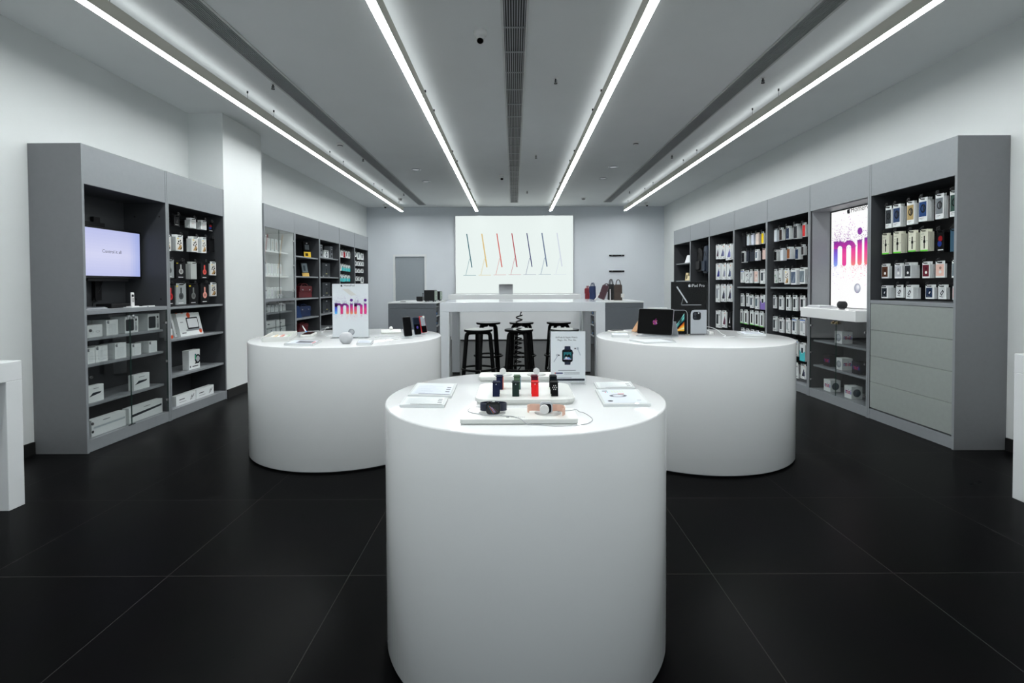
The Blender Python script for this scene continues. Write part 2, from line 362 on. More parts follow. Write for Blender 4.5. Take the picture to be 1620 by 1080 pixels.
for i, (x, y) in enumerate(SPR):
    lab = ('nearest', 'middle', 'farthest')[i % 3]+' of three sprinkler heads on the ceiling '+('beside the left vent', 'right of the middle vent', 'beside the right vent')[i//3]
    t = thing('sprinkler_head', lab, 'sprinkler', (x, y, ZC-.05), group='ceiling sprinklers')
    obj('escutcheon', MB().lathe([(.022, 0), (.02, -.006)], (x, y, ZC), 16), WPLA, t)
    s_ = MB().cyl((x, y, ZC-.006), (x, y, ZC-.04), .007, n=8); s_.box(x-.014, x-.011, y-.003, y+.003, ZC-.05, ZC-.02); s_.box(x+.011, x+.014, y-.003, y+.003, ZC-.05, ZC-.02); s_.cyl((x, y, ZC-.05), (x, y, ZC-.053), .018, n=12)
    obj('nozzle', s_, BLK, t)
for (x, y), lab in zip(((-1.7, 8.87), (-1.7, 9.89), (1.716, 8.74), (1.705, 9.67)), ('round recessed downlight left of the left middle light line, nearer', 'round recessed downlight left of the left middle light line, farther', 'round recessed downlight right of the right middle light line, nearer', 'round recessed downlight right of the right middle light line, farther')):
    t = thing('downlight', lab, 'ceiling light', (x, y, ZC-.012), group='recessed downlights')
    obj('trim_ring', MB().lathe([(.062, 0), (.085, 0), (.085, -.006), (.062, -.012), (.062, 0)], (x, y, ZC), 28), ALU, t)
    obj('lamp', MB().cyl((x, y, ZC-.001), (x, y, ZC-.004), .055, n=24), DOWN, t)

# ================================================================== WALL CABINETS
ZT, ZO = 2.445, 2.135      # left run: top and opening
PANEL = .022
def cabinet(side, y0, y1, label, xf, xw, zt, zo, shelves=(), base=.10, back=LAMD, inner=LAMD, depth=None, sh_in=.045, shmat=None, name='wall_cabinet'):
    s = 1 if side == 'L' else -1          # the front looks towards s*x
    y0 += .0015; y1 -= .0015
    t = thing(name, label, 'cabinet', ((xf+xw)/2, (y0+y1)/2, 0))
    xb = xw+s*.002
    for yy in ((y0, y0+PANEL), (y1-PANEL, y1)):
        p = B(xf-s*.0008, xb, yy[0], yy[1], 0, zt, m=0); p.box(xf, xf-s*.0008, yy[0], yy[1], 0, zt, m=1)
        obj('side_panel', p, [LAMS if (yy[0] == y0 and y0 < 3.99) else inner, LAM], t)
    xbk = xf-s*depth if depth else xb+s*.012
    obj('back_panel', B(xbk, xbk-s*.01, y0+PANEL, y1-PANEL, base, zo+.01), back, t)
    fs = B(xf-s*.002, xf-s*.022, y0+PANEL, y1-PANEL, zo, zt); fs.box(xf-s*.022, xb, y0+PANEL, y1-PANEL, zo, zo+.02, m=1); fs.box(xf-s*.022, xb, y0+PANEL, y1-PANEL, zt-.02, zt)
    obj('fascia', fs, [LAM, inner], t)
    pl = B(xf-s*.002, xf-s*.022, y0+PANEL, y1-PANEL, .004, base); pl.box(xf-s*.022, xbk, y0+PANEL, y1-PANEL, base-.02, base, m=0)
    obj('plinth', pl, LAM, t)
    for z in shelves:
        obj('shelf', B(xf-s*sh_in, xbk, y0+PANEL, y1-PANEL, z-.022, z), shmat or LAM, t, bevel=.002)
    return t
XFL, XFR = -3.38, 3.475
LT = dict(side='L', xf=XFL, xw=XL, zt=ZT, zo=ZO); RT_ = dict(side='R', xf=XFR, xw=XR, zt=2.475, zo=2.17)
cA = cabinet(y0=3.973, y1=4.95, label='nearest left wall cabinet holding the television, glass doors below', shelves=(.375, .695, .907), **LT)
cB = cabinet(y0=4.95, y1=5.925, label='left wall cabinet between television cabinet and white pillar', shelves=(.43, .795, 1.117), sh_in=.02, **LT)
cC = cabinet(y0=6.865, y1=7.83, label='left wall cabinet with upper and lower glass doors beyond the pillar', shelves=(.945,), back=LAM, inner=LAM, **LT)
cD = cabinet(y0=7.83, y1=8.82, label='open left wall cabinet holding red and blue bags', shelves=(.55, .803, 1.123, 1.48, 1.80), sh_in=.02, back=BLACKP, **LT)
cE = cabinet(y0=8.82, y1=9.835, label='open left wall cabinet holding large dark grey boxes', shelves=(.56, .82, 1.123, 1.485, 1.835), sh_in=.02, back=BLACKP, **LT)
cF = cabinet(y0=9.835, y1=10.77, label='left wall cabinet with teal boxes on hooks, last but one', shelves=(1.123,), sh_in=.02, **LT)
cG = cabinet(y0=10.77, y1=11.75, label='left wall cabinet farthest from viewer, small white boxes on hooks', shelves=(1.123,), sh_in=.02, **LT)
rE = cabinet(y0=3.975, y1=4.955, label='nearest right wall cabinet with four drawers below hooks', back=BLACKP, **RT_)
rF = cabinet(y0=4.955, y1=5.96, label='right wall cabinet with the lit colourful display and glass doors', shelves=(.377, .667), **RT_)
rG = cabinet(y0=5.96, y1=6.965, label='right wall cabinet full of case boxes just beyond the lit display', shelves=(1.28,), back=BLACKP, **RT_)
rH = cabinet(y0=6.965, y1=8.0, label='fourth right wall cabinet, with a yellow case near its top', shelves=(1.28,), back=BLACKP, **RT_)
rI = cabinet(y0=8.0, y1=9.01, label='fifth right wall cabinet, with large white boxes on hooks', back=BLACKP, **RT_)
rJ = cabinet(y0=9.01, y1=9.98, label='right wall cabinet with two hanging backpacks', back=BLACKP, **RT_)
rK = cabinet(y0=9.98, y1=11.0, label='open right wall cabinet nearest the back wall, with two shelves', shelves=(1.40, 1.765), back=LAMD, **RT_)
def door_pane(par, x, y0, y1, z0, z1, s, hinge_y, lock_y, lock_z=None):
    gp = B(x, x-s*.005, y0+.002, y1-.002, z0, z1); gp.box(x, x-s*.005, y0, y0+.0018, z0, z1, m=1); gp.box(x, x-s*.005, y1-.0018, y1, z0, z1, m=1)
    p = obj('glass_door', gp, [GLASS, GEDGE], par)
    for k in ((.12, .5, .88) if z1-z0 > .6 else (.12, .88)):
        obj('hinge', MB().cyl((x+s*.001, hinge_y, z0+(z1-z0)*k), (x+s*.008, hinge_y, z0+(z1-z0)*k), .012, n=12), CHROME, p)
    if lock_z is not None:
        l = B(x+s*.0005, x+s*.014, lock_y-.012, lock_y+.012, lock_z-.016, lock_z+.016); l.cyl((x+s*.014, lock_y, lock_z-.004), (x+s*.03, lock_y, lock_z-.004), .011, n=12)
        obj('lock', l, BRASS if s < 0 else ALU, p, bevel=.002)
# cabinet A: desk shelf, doors
obj('desk_shelf', B(XFL-.002, XL+.015, 3.998, 4.927, 1.098, 1.133), LAM, cA, bevel=.002)
door_pane(cA, XFL-.006, 4.0, 4.452, .105, 1.09, 1, 4.03, 4.43, 1.055)
door_pane(cA, XFL-.006, 4.457, 4.924, .105, 1.09, 1, 4.905, 4.48, 1.055)
cl = MB(); cl.box(XFL-.012, XFL-.002, 4.42, 4.448, .10, .107); cl.box(XFL-.012, XFL-.002, 4.461, 4.49, .10, .107)
obj('door_stop', cl, BLK, cA)
for (y, z) in ((4.926, 1.2), (4.926, 2.0)):
    for x in (XFL-.06, XFL-.3): obj('panel_screw', MB().cyl((x, 4.9265, z), (x, 4.924, z), .008, n=10), BLK, cA)
# cabinet C: white lining and shelves above, doors
wl = MB(); wl.box(XL+.016, XL+.024, 6.895, 7.80, 1.14, 2.13); wl.box(XL+.016, XFL-.02, 6.8885, 6.895, 1.14, 2.13); wl.box(XL+.016, XFL-.02, 7.80, 7.8065, 1.14, 2.13)
obj('white_lining', wl, WLAM, cC)
obj('divider', B(XFL-.002, XL+.015, 6.89, 7.806, 1.105, 1.14), LAM, cC)
for z in (1.475, 1.83): obj('shelf', B(XFL-.09, XL+.025, 6.897, 7.798, z-.022, z), WLAM, cC, label='white shelf')
door_pane(cC, XFL-.006, 6.892, 7.31, 1.145, 2.13, 1, 6.91, 7.285, 1.19); door_pane(cC, XFL-.006, 7.315, 7.803, 1.145, 2.13, 1, 7.785, 7.34, 1.19)
door_pane(cC, XFL-.006, 6.892, 7.31, .105, 1.1, 1, 6.91, 7.285, 1.06); door_pane(cC, XFL-.006, 7.315, 7.803, .105, 1.1, 1, 7.785, 7.34, 1.06)
obj('shelf', B(XFL-.045, XL+.015, 6.89, 7.806, .618, .64), LAM, cC); obj('shelf', B(XFL-.045, XL+.015, 6.89, 7.806, .72, .728), GLASS, cC, label='glass shelf')
# cabinet rE: drawers
for i in range(4):
    z0 = .113+i*.2535; dd = obj('drawer', B(XFR+.004, XFR+.35, 4.002, 4.928, z0, z0+.2505), DRAW, rE, bevel=.001)
obj('counter_shelf', B(XFR+.002, XR-.015, 3.998, 4.932, 1.127, 1.16), LAM, rE, bevel=.002)
# cabinet rF: niche, ledge, doors, lit panel
ni = MB(); ni.box(XFR+.02, 3.70, 5.928, 5.938, 1.03, 2.17); ni.box(XFR+.02, 3.70, 4.977, 4.987, 1.03, 2.17); ni.box(XFR+.02, 3.73, 4.977, 5.938, 2.16, 2.17)
obj('niche_lining', ni, LAM, rF)
obj('display_ledge', B(3.365, 3.74, 4.977, 5.935, .94, 1.05), WHITE, rF, bevel=.003, label='white projecting ledge')
door_pane(rF, XFR+.006, 4.98, 5.458, .105, .935, -1, 5.0, 5.432, .9); door_pane(rF, XFR+.006, 5.463, 5.934, .105, .935, -1, 5.915, 5.49, .9)

# ================================================================== HANGING PACKAGES
def mix(a, b, t): return tuple(x+(y-x)*t for x, y in zip(a, b))
W1 = (222, 226, 226)
PK = {}
def pack_mesh(style, col, w, h, t):
    key = (style, col, round(w, 2), round(h, 2), round(t, 3))
    if key in PK: return PK[key]
    mb = MB(); tab = .024; body = W1; side = None
    if style == 'strap': body = (214, 214, 196)
    if style in ('dark', 'headphone') : body = (28, 28, 30) if style == 'dark' or sum(col) > 330 or col[0] > 120 else (150, 155, 155)
    if style == 'darkred': body = (12, 12, 13)
    if style == 'plain': body = col
    L = lin(body)
    mb.box(-w/2, w/2, 0, t, -h, -tab, L)
    # hang tab with its euro slot
    tw = w*.38
    mb.box(-w/2, -tw/2, 0, .0016, -tab, 0, L); mb.box(tw/2, w/2, 0, .0016, -tab, 0, L); mb.box(-tw/2, tw/2, 0, .0016, -.009, 0, L); mb.box(-tw/2, tw/2, 0, .0016, -tab, -.019, L)
    p = Plane(mb, (0, 0, 0), (1, 0, 0), (0, 0, 1))
    if style == 'watch':
        p.rect(-.46*w, .40*w, -.80*h, -tab-.012, col); dk = mix(col, (10, 10, 12), .75)
        p.ring(.02*w, -.46*h, .20*w, .31*w, dk, 2, 16, 1.35); p.poly([(-.02*w, -.30*h), (.18*w, -.28*h), (.2*w, -.58*h), (.0*w, -.60*h)], mix(dk, (120, 120, 120), .25), 3)
        p.rect(-.4*w, .1*w, -.87*h, -.85*h, (140, 140, 140)); p.rect(-.4*w, -.05*w, -.92*h, -.90*h, (160, 160, 160))
    elif style == 'strap':
        p.rect(-.04*w, .10*w, -.88*h, -.3*h, (20, 20, 18)); p.rect(-.10*w, .18*w, -.62*h, -.5*h, (12, 12, 12)); p.rect(-.5*w, .5*w, -h, -.94*h, (98, 205, 62))
        for z in (-.36, -.46): p.rect(-.33*w, -.26*w, z*h-.004, z*h+.004, (40, 40, 40))
        p.rect(.30*w, .46*w, -.55*h, -.53*h, (60, 60, 60)); p.rect(-.4*w, .0, -.22*h, -.2*h, (150, 150, 140))
    elif style == 'wallet':
        p.rect(-.46*w, .40*w, -.90*h, -tab-.004, col); p.disc(.02*w, -.66*h, .15*w, (225, 225, 222), 2); p.ring(.02*w, -.42*h, .05*w, .12*w, mix(col, (0, 0, 0), .45), 2, 12)
    elif style == 'cable':
        p.rect(-.45*w, .3*w, -.9*h, -.22*h, col); dk = (30, 32, 36)
        p.poly([(-.25*w, -.62*h), (.05*w, -.35*h), (.22*w, -.5*h), (-.06*w, -.78*h)], dk if sum(col) > 380 else (14, 18, 28), 2); p.poly([(-.12*w, -.6*h), (.04*w, -.46*h), (.1*w, -.52*h), (-.05*w, -.68*h)], (215, 218, 220), 3)
        p.line((-.3*w, -.8*h), (.1*w, -.86*h), .006, (90, 90, 95), 2)
    elif style == 'case':
        p.rect(-.46*w, .42*w, -.96*h, -tab-.004, col); p.rect(-.05*w, .04*w, -.72*h, -.70*h, mix(col, (255, 255, 255), .5), 2); p.rect(.0, .06*w, -.64*h, -.60*h, mix(col, (255, 255, 255), .35), 2)
        p.rect(-.4*w, -.15*w, -.2*h, -.12*h, mix(col, (0, 0, 0), .4), 2)
    elif style == 'prism':
        p.poly([(-.25*w, -.82*h), (.3*w, -.82*h), (.16*w, -.30*h), (-.02*w, -.50*h)], col); p.disc(.2*w, -.17*h, .06*w, (220, 120, 70), n=8); p.rect(-.4*w, -.1*w, -.92*h, -.89*h, (120, 120, 125)); p.rect(.2*w, .42*w, -.92*h, -.88*h, (90, 90, 95))
        p.poly([(.05*w, -.5*h), (.3*w, -.5*h), (.34*w, -.8*h), (.08*w, -.8*h)], mix(col, (140, 140, 200), .4), 2)
    elif style in ('phone', 'phone54', 'phone27', 'belk'):
        if style == 'belk': p.rect(-.5*w, .5*w, -.16*h, -tab, (28, 98, 190), 1)
        p.rrect(-.34*w, .1*w, -.78*h, -.24*h, .006, col, 2); p.rrect(-.29*w, .05*w, -.74*h, -.28*h, .004, mix(col, (120, 135, 140), .35), 3)
        if style == 'phone54': p.text('54', -.1*w, -.95*h, .15*h, (25, 25, 28), 3)
        elif style == 'phone27': p.text('22', .22*w, -.8*h, .2*h, (60, 60, 66), 3, rot=PI/2)
        p.rect(.2*w, .42*w, -.9*h, -.86*h, (110, 112, 118), 2); p.rect(.2*w, .42*w, -.3*h, -.22*h, (150, 152, 158), 2)
    elif style == 'bar':
        p.rect(-.14*w, .2*w, -.86*h, -.24*h, (18, 18, 18), 2); p.rect(-.5*w, .5*w, -h, -.955*h, (98, 205, 62))
    elif style == 'photo':
        p.rect(-.42*w, .42*w, -.95*h, -.18*h, (226, 224, 218))
        for a, c, q in ((-.1, -.42, (30, 28, 26)), (.12, -.36, (24, 22, 22)), (.2, -.5, (34, 30, 28)), (-.2, -.55, (40, 36, 34)), (.05, -.6, (60, 45, 34))): p.disc(a*w, c*h, .09*w, q, 2, 7)
        p.poly([(-.3*w, -.92*h), (.22*w, -.92*h), (.3*w, -.62*h), (.02*w, -.66*h)], (176, 140, 92), 3); p.poly([(.05*w, -.9*h), (.3*w, -.88*h), (.34*w, -.7*h)], (40, 32, 26), 4)
        p.rect(-.3*w, -.1*w, -.26*h, -.2*h, (230, 200, 70), 2)
    elif style == 'headphone':
        p.rrect(-.10*w, .06*w, -.60*h, -.2*h, .05*w, col, 2); p.disc(-.02*w, -.60*h, .24*w, col, 3, 16, .16*h); p.disc(-.02*w, -.60*h, .12*w, mix(col, (0, 0, 0), .25), 4, 12, .08*h)
        p.rect(-.3*w, .2*w, -.94*h, -.91*h, (230, 230, 230), 2)
        if col[0] < 200: p.rect(-.5*w, -.3*w, -.16*h, -tab, (225, 200, 40), 2)
    elif style == 'dark':
        p.rect(-.3*w, .3*w, -.9*h, -.86*h, (150, 150, 150)); p.poly([(-.2*w, -.7*h), (.2*w, -.7*h), (.15*w, -.35*h)], col, 2)
    elif style == 'darkred':
        p.disc(0, -.4*h, .28*w, (130, 25, 30), 2, 10, .14*h); p.disc(-.1*w, -.62*h, .28*w, (30, 50, 120), 2, 10, .14*h); p.rect(-.3*w, .4*w, -.93*h, -.88*h, (200, 200, 200), 2)
    elif style == 'mark':
        p.rect(-.42*w, .42*w, -.94*h, -.25*h, (196, 198, 196)); p.text('v', -.02*w, -.6*h, .3*h, (190, 30, 30), 2)
    elif style == 'spots':
        for i in range(9): p.disc(random.uniform(-.3, .3)*w, -random.uniform(.3, .9)*h, random.uniform(.06, .13)*w, col, 2, 7)
    elif style == 'teal':
        p.poly([(-.5*w, -h), (.5*w, -h), (.5*w, -.45*h), (-.1*w, -.6*h), (-.5*w, -.4*h)], col); p.rect(-.2*w, .15*w, -.55*h, -.28*h, (40, 50, 55), 2)
    elif style == 'strip':
        p.rect(-.46*w, .3*w, -.9*h, -.1*h-tab, col); p.poly([(-.3*w, -.85*h), (.1*w, -.85*h), (.2*w, -.3*h)], mix(col, (190, 200, 205), .4), 2); p.rect(-.4*w, .3*w, -.98*h, -.92*h, (235, 235, 235), 2)
    PK[key] = mesh('package', mb, PRINT); return PK[key]
def hang(side, par, bay, xf, rows, xback, gr):
    """rows: list of (items); item = (y centre, width, top z, height, stack depth, style, colour, words)"""
    s = 1 if side == 'L' else -1
    ro = PI/2 if side == 'L' else -PI/2
    for ri, (rn, items) in enumerate(rows):
        zr = max(i[2] for i in items)
        ys = [i[0] for i in items]
        rail = obj('hook_rail', B(xback, xback+s*.02, min(ys)-.06, max(ys)+.06, zr-.035, zr-.005), BLK, par)
        items = sorted(items, key=lambda i: i[0], reverse=(side == 'R'))
        for k, (yc, w, zt, h, d, st, col, words) in enumerate(items):
            zk = zt-.014; xfr = xf+s*.022
            hk = MB(); hk.tube([(xback+s*.02, yc, zk+.0), (xfr, yc, zk), (xfr+s*.012, yc, zk+.012), (xfr+s*.008, yc, zk+.026), (xfr-s*.006, yc, zk+.030), (xfr-s*.012, yc, zk+.020)], .004, 6)
            hk.box(xfr-s*.006, xfr-s*.004, yc-.014, yc+.014, zk+.012, zk+.042)
            obj('hook', hk, BLK, rail)
            n = max(1, min(5, int(round(d/.019)))); t = .018 if d == 0 else max(.014, min(.02, d/n*.94)); step = t+.0015
            me = pack_mesh(st, col, w, h, t)
            for j in range(n):
                o = bpy.data.objects.new(KIND.get(st, 'accessory_box'), me); COL.objects.link(o)
                jit = random.uniform(-.04, .04) if j == 0 else random.uniform(-.02, .02)
                o.location = (xf-s*step*j, yc+random.uniform(-.002, .002), zt); o.rotation_euler = (0, 0, ro)
                wh = f'{ORD[k]} hook from left, {rn} row, {bay}'
                setprops(o, (f'{words}, front of ' if j == 0 else f'{ORD[j]} box back on ')+wh, 'box', gr)
KIND = dict(watch='watch_case_box', strap='watch_strap_box', wallet='card_wallet_box', cable='cable_box', case='phone_case_box', prism='phone_case_box', phone='phone_case_box', phone54='phone_case_box', phone27='phone_case_box', belk='screen_protector_box', bar='charger_box', photo='earphone_box', headphone='headphone_box')
NV, CH = (44, 62, 96), (58, 62, 66)
E_ = [('top', [(4.811,.078,2.054,.209,0,'watch',CH,'charcoal watch case box'),(4.708,.094,2.055,.209,.054,'watch',(54,72,104),'slate blue watch box'),(4.543,.085,2.057,.209,.036,'watch',(164,142,98),'tan watch case box'),(4.404,.092,2.065,.206,.06,'watch',(40,66,112),'blue watch case box'),(4.235,.082,2.068,.21,.04,'watch',(112,118,122),'grey watch case box'),(4.095,.079,2.07,.21,.02,'watch',(52,74,68),'green watch case box')]),
 ('second', [(4.846,.089,1.801,.2,.033,'strap',CH,'cream watch strap box'),(4.697,.095,1.802,.2,.057,'strap',CH,'cream watch strap box'),(4.524,.086,1.794,.19,.042,'strap',CH,'cream watch strap box'),(4.389,.081,1.789,.19,.055,'strap',CH,'cream watch strap box'),(4.221,.076,1.766,.185,.094,'darkred',CH,'black red-printed box'),(4.088,.076,1.761,.184,.02,'plain',(60,90,110),'dark teal box')]),
 ('third', [(4.846,.088,1.51,.14,.034,'wallet',(84,54,40),'brown card wallet box'),(4.68,.09,1.508,.14,.029,'wallet',(176,178,184),'pale grey wallet box'),(4.567,.076,1.509,.14,.079,'wallet',(46,48,52),'charcoal wallet box'),(4.363,.078,1.508,.142,.045,'wallet',(92,30,44),'burgundy wallet box'),(4.219,.092,1.508,.14,.019,'wallet',(224,186,172),'pink wallet box'),(4.07,.076,1.509,.143,.02,'wallet',(110,124,132),'slate wallet box')]),
 ('bottom', [(4.849,.088,1.303,.123,.07,'cable',(36,44,52),'dark-printed cable box'),(4.661,.088,1.308,.118,.021,'cable',(212,216,218),'white cable box'),(4.543,.085,1.308,.126,.068,'cable',(208,212,214),'white cable box'),(4.324,.088,1.31,.122,.03,'cable',(30,48,76),'navy cable box'),(4.197,.08,1.31,.121,.029,'cable',(206,210,212),'white cable box'),(4.06,.076,1.308,.122,.02,'cable',(236,176,166),'pink cable box')])]
hang('R', rE, 'bay above drawers', 3.555, E_, XR-.016, 'boxes on hooks above the drawers')
PH = (60, 66, 72)
G_ = [('top', [(6.887,.066,2.071,.173,.042,'plain',(216,224,230),'plain white case box'),(6.748,.073,2.069,.169,.047,'case',(52,40,36),'brown-black case box'),(6.579,.084,2.071,.17,.053,'case',(40,50,72),'navy case box'),(6.395,.085,2.076,.186,.062,'case',(46,46,50),'charcoal case box'),(6.21,.065,2.069,.171,.03,'case',(196,48,50),'red case box')]),
 ('second', [(6.885,.078,1.785,.15,.064,'case',(18,18,20),'black case box'),(6.721,.066,1.795,.163,.052,'plain',(222,226,230),'plain white case box'),(6.557,.069,1.799,.154,.07,'case',(138,84,50),'tan brown case box'),(6.36,.077,1.783,.154,.054,'case',(34,50,80),'navy case box'),(6.235,.053,1.806,.131,.04,'case',(44,40,42),'small dark case box')]),
 ('third', [(6.873,.075,1.522,.188,.019,'spots',(60,130,90),'green-printed case box'),(6.752,.08,1.53,.191,.038,'spots',(60,60,60),'spotted white case box'),(6.59,.112,1.524,.207,.02,'photo',CH,'dark-printed case box'),(6.428,.126,1.519,.208,.05,'strip',(84,98,118),'slate sleeve box'),(6.233,.12,1.523,.202,.05,'strip',(112,124,132),'grey sleeve box')]),
 ('fourth', [(6.899,.072,1.169,.179,.024,'phone',PH,'white phone case box'),(6.729,.105,1.167,.187,.023,'phone',PH,'white phone case box'),(6.553,.1,1.176,.199,.022,'phone54',(26,26,28),'number-marked case box'),(6.394,.1,1.179,.2,.022,'phone54',(30,30,32),'number-marked case box'),(6.229,.115,1.177,.189,.02,'phone54',(22,22,24),'number-marked case box')]),
 ('fifth', [(6.887,.098,.882,.203,.03,'phone54',(36,36,40),'number-marked case box'),(6.718,.105,.875,.199,.026,'phone54',(48,48,52),'number-marked case box'),(6.56,.098,.879,.199,.028,'phone27',(190,196,198),'pale number-marked box'),(6.408,.1,.895,.212,.039,'belk',(40,46,60),'blue-topped protector box'),(6.226,.115,.901,.216,.032,'belk',(200,204,206),'blue-topped white box')]),
 ('sixth', [(6.85,.11,.6,.2,.02,'belk',(60,64,70),'blue-topped box'),(6.69,.11,.6,.2,.02,'phone',PH,'white case box'),(6.53,.11,.6,.2,.02,'phone',PH,'white case box'),(6.38,.11,.62,.209,.02,'belk',(30,34,40),'blue-topped protector box'),(6.223,.115,.596,.228,.032,'teal',(80,190,196),'teal-cornered box')]),
 ('seventh', [(6.85,.11,.335,.19,.02,'phone',PH,'white case box'),(6.69,.11,.335,.19,.02,'phone',PH,'white case box'),(6.53,.11,.335,.19,.02,'phone',PH,'white case box'),(6.37,.11,.334,.198,.022,'phone54',(70,74,80),'number-marked case box'),(6.2,.115,.337,.184,.02,'prism',(24,26,30),'dark-pictured white box')])]
hang('R', rG, "right wall's third bay", 3.555, G_, XR-.016, 'boxes on hooks in third right bay')
H_ = [('top', [(7.822,.1,2.071,.177,.02,'plain',(34,34,38),'black case box'),(7.69,.08,2.082,.171,.037,'case',(196,204,212),'white case box'),(7.546,.077,2.075,.171,.031,'plain',(206,212,226),'pale case box'),(7.401,.087,2.072,.174,.036,'plain',(222,206,196),'pinkish case box'),(7.236,.072,2.072,.175,.023,'case',(240,206,30),'yellow case box')]),
 ('second', [(7.854,.096,1.833,.177,.054,'case',(20,20,24),'black-window case box'),(7.7,.08,1.83,.165,.02,'plain',(50,54,64),'slate case box'),(7.557,.14,1.826,.165,.02,'plain',(44,48,56),'dark grey sleeve'),(7.413,.095,1.828,.162,.042,'phone',(70,90,110),'white blue-printed box'),(7.193,.094,1.824,.151,.02,'plain',(220,192,184),'pink case box')]),
 ('third', [(7.874,.12,1.548,.203,.02,'belk',(210,214,216),'blue-topped white box'),(7.713,.12,1.531,.194,.02,'spots',(110,112,116),'spotted white box'),(7.585,.079,1.54,.203,.025,'spots',(30,30,32),'black-spotted box'),(7.426,.12,1.535,.199,.019,'wallet',(226,196,186),'pink case box'),(7.232,.14,1.534,.21,.02,'phone',(40,44,52),'white phone-printed box')]),
 ('fourth', [(7.873,.1,1.178,.199,.027,'phone54',(120,124,128),'number-marked case box'),(7.694,.092,1.181,.198,.02,'phone54',(130,134,138),'number-marked case box'),(7.563,.108,1.163,.197,.02,'phone',(54,66,78),'white case box'),(7.399,.107,1.16,.206,.019,'phone',(60,84,96),'white case box'),(7.225,.14,1.169,.213,.02,'teal',(140,120,190),'purple and teal box')]),
 ('fifth', [(7.893,.086,.93,.219,.02,'bar',CH,'green-footed charger box'),(7.746,.112,.931,.223,.027,'bar',CH,'green-footed charger box'),(7.56,.112,.933,.221,.02,'bar',CH,'green-footed charger box'),(7.403,.107,.928,.219,.02,'bar',CH,'green-footed charger box'),(7.251,.102,.929,.227,.028,'bar',CH,'green-footed charger box')]),
 ('sixth', [(y,.11,.646,.2,.02,'phone',(40,40,44),'white case box') for y in (7.85,7.69,7.53,7.38,7.23)])]
hang('R', rH, "right wall's fourth bay", 3.555, H_, XR-.016, 'boxes on hooks in fourth right bay')
I_ = [('top', [(8.84,.14,2.015,.256,.02,'prism',(60,34,34),'white dark-pictured box'),(8.635,.23,2.002,.25,.02,'prism',(86,92,120),'white lilac-pictured box'),(8.377,.225,1.985,.264,.02,'prism',(110,112,170),'white purple-pictured box'),(8.14,.2,1.98,.25,.02,'prism',(70,76,90),'white slate-pictured box')]),
 ('second', [(8.807,.2,1.686,.284,.038,'prism',(28,36,120),'white blue-pictured box'),(8.57,.19,1.681,.282,.02,'prism',(150,154,156),'white grey-pictured box'),(8.35,.183,1.673,.276,.038,'prism',(60,72,90),'white slate-pictured box'),(8.14,.18,1.67,.27,.02,'prism',(80,80,84),'white grey-pictured box')]),
 ('third', [(8.83,.165,1.322,.312,.02,'phone',(150,152,158),'white grey-pictured box'),(8.59,.2,1.322,.297,.02,'prism',(36,38,40),'white dark-pictured box'),(8.34,.2,1.321,.287,.02,'prism',(46,48,50),'white dark-pictured box'),(8.13,.16,1.32,.28,.02,'prism',(60,60,60),'white dark-pictured box')]),
 ('bottom', [(8.807,.19,.871,.306,.038,'phone',(44,44,46),'white box, brown-sided'),(8.55,.18,.879,.289,.02,'prism',(90,30,36),'white red-pictured box'),(8.334,.124,.882,.29,.025,'dark',(200,200,200),'black box'),(8.15,.13,.88,.28,.02,'plain',(200,204,206),'plain white box')])]
hang('R', rI, "right wall's fifth bay", 3.555, I_, XR-.016, 'boxes on hooks in fifth right bay')
BK = (16, 16, 18)
B_ = [('top', [(5.209,.085,2.055,.113,.036,'dark',(60,60,60),'small black box'),(5.472,.101,2.058,.108,.058,'mark',CH,'white red-marked box'),(5.662,.098,2.057,.103,.055,'mark',CH,'white red-marked box'),(5.79,.085,2.052,.105,.02,'darkred',CH,'small red-black box')]),
 ('second', [(5.07,.09,1.84,.16,.02,'photo',CH,'white earphone box'),(5.242,.112,1.856,.166,.057,'photo',CH,'white earphone box'),(5.5,.106,1.862,.168,.057,'photo',CH,'white earphone box'),(5.66,.09,1.869,.173,.057,'photo',CH,'white earphone box'),(5.8,.115,1.867,.15,.02,'plain',BK,'plain black box')]),
 ('third', [(5.09,.12,1.596,.186,.02,'headphone',(96,100,100),'grey headphone box'),(5.263,.148,1.588,.183,.038,'headphone',(168,168,166),'silver headphone box'),(5.47,.1,1.587,.186,.053,'plain',(176,180,178),'pale grey box'),(5.664,.136,1.597,.19,.062,'headphone',(216,88,80),'coral headphone box'),(5.825,.115,1.606,.157,.02,'photo',CH,'white earphone box')]),
 ('bottom', [(5.10,.12,1.352,.218,.02,'headphone',(196,48,50),'red headphone box'),(5.259,.155,1.355,.221,.02,'headphone',(72,76,78),'grey headphone box'),(5.463,.15,1.356,.225,.037,'headphone',(110,112,110),'grey headphone box'),(5.66,.15,1.36,.224,.02,'headphone',(232,160,146),'pink headphone box'),(5.825,.115,1.367,.158,.02,'photo',CH,'white earphone box')])]
hang('L', cB, 'bay beside pillar', -3.46, B_, XL+.016, 'boxes on hooks beside the pillar')
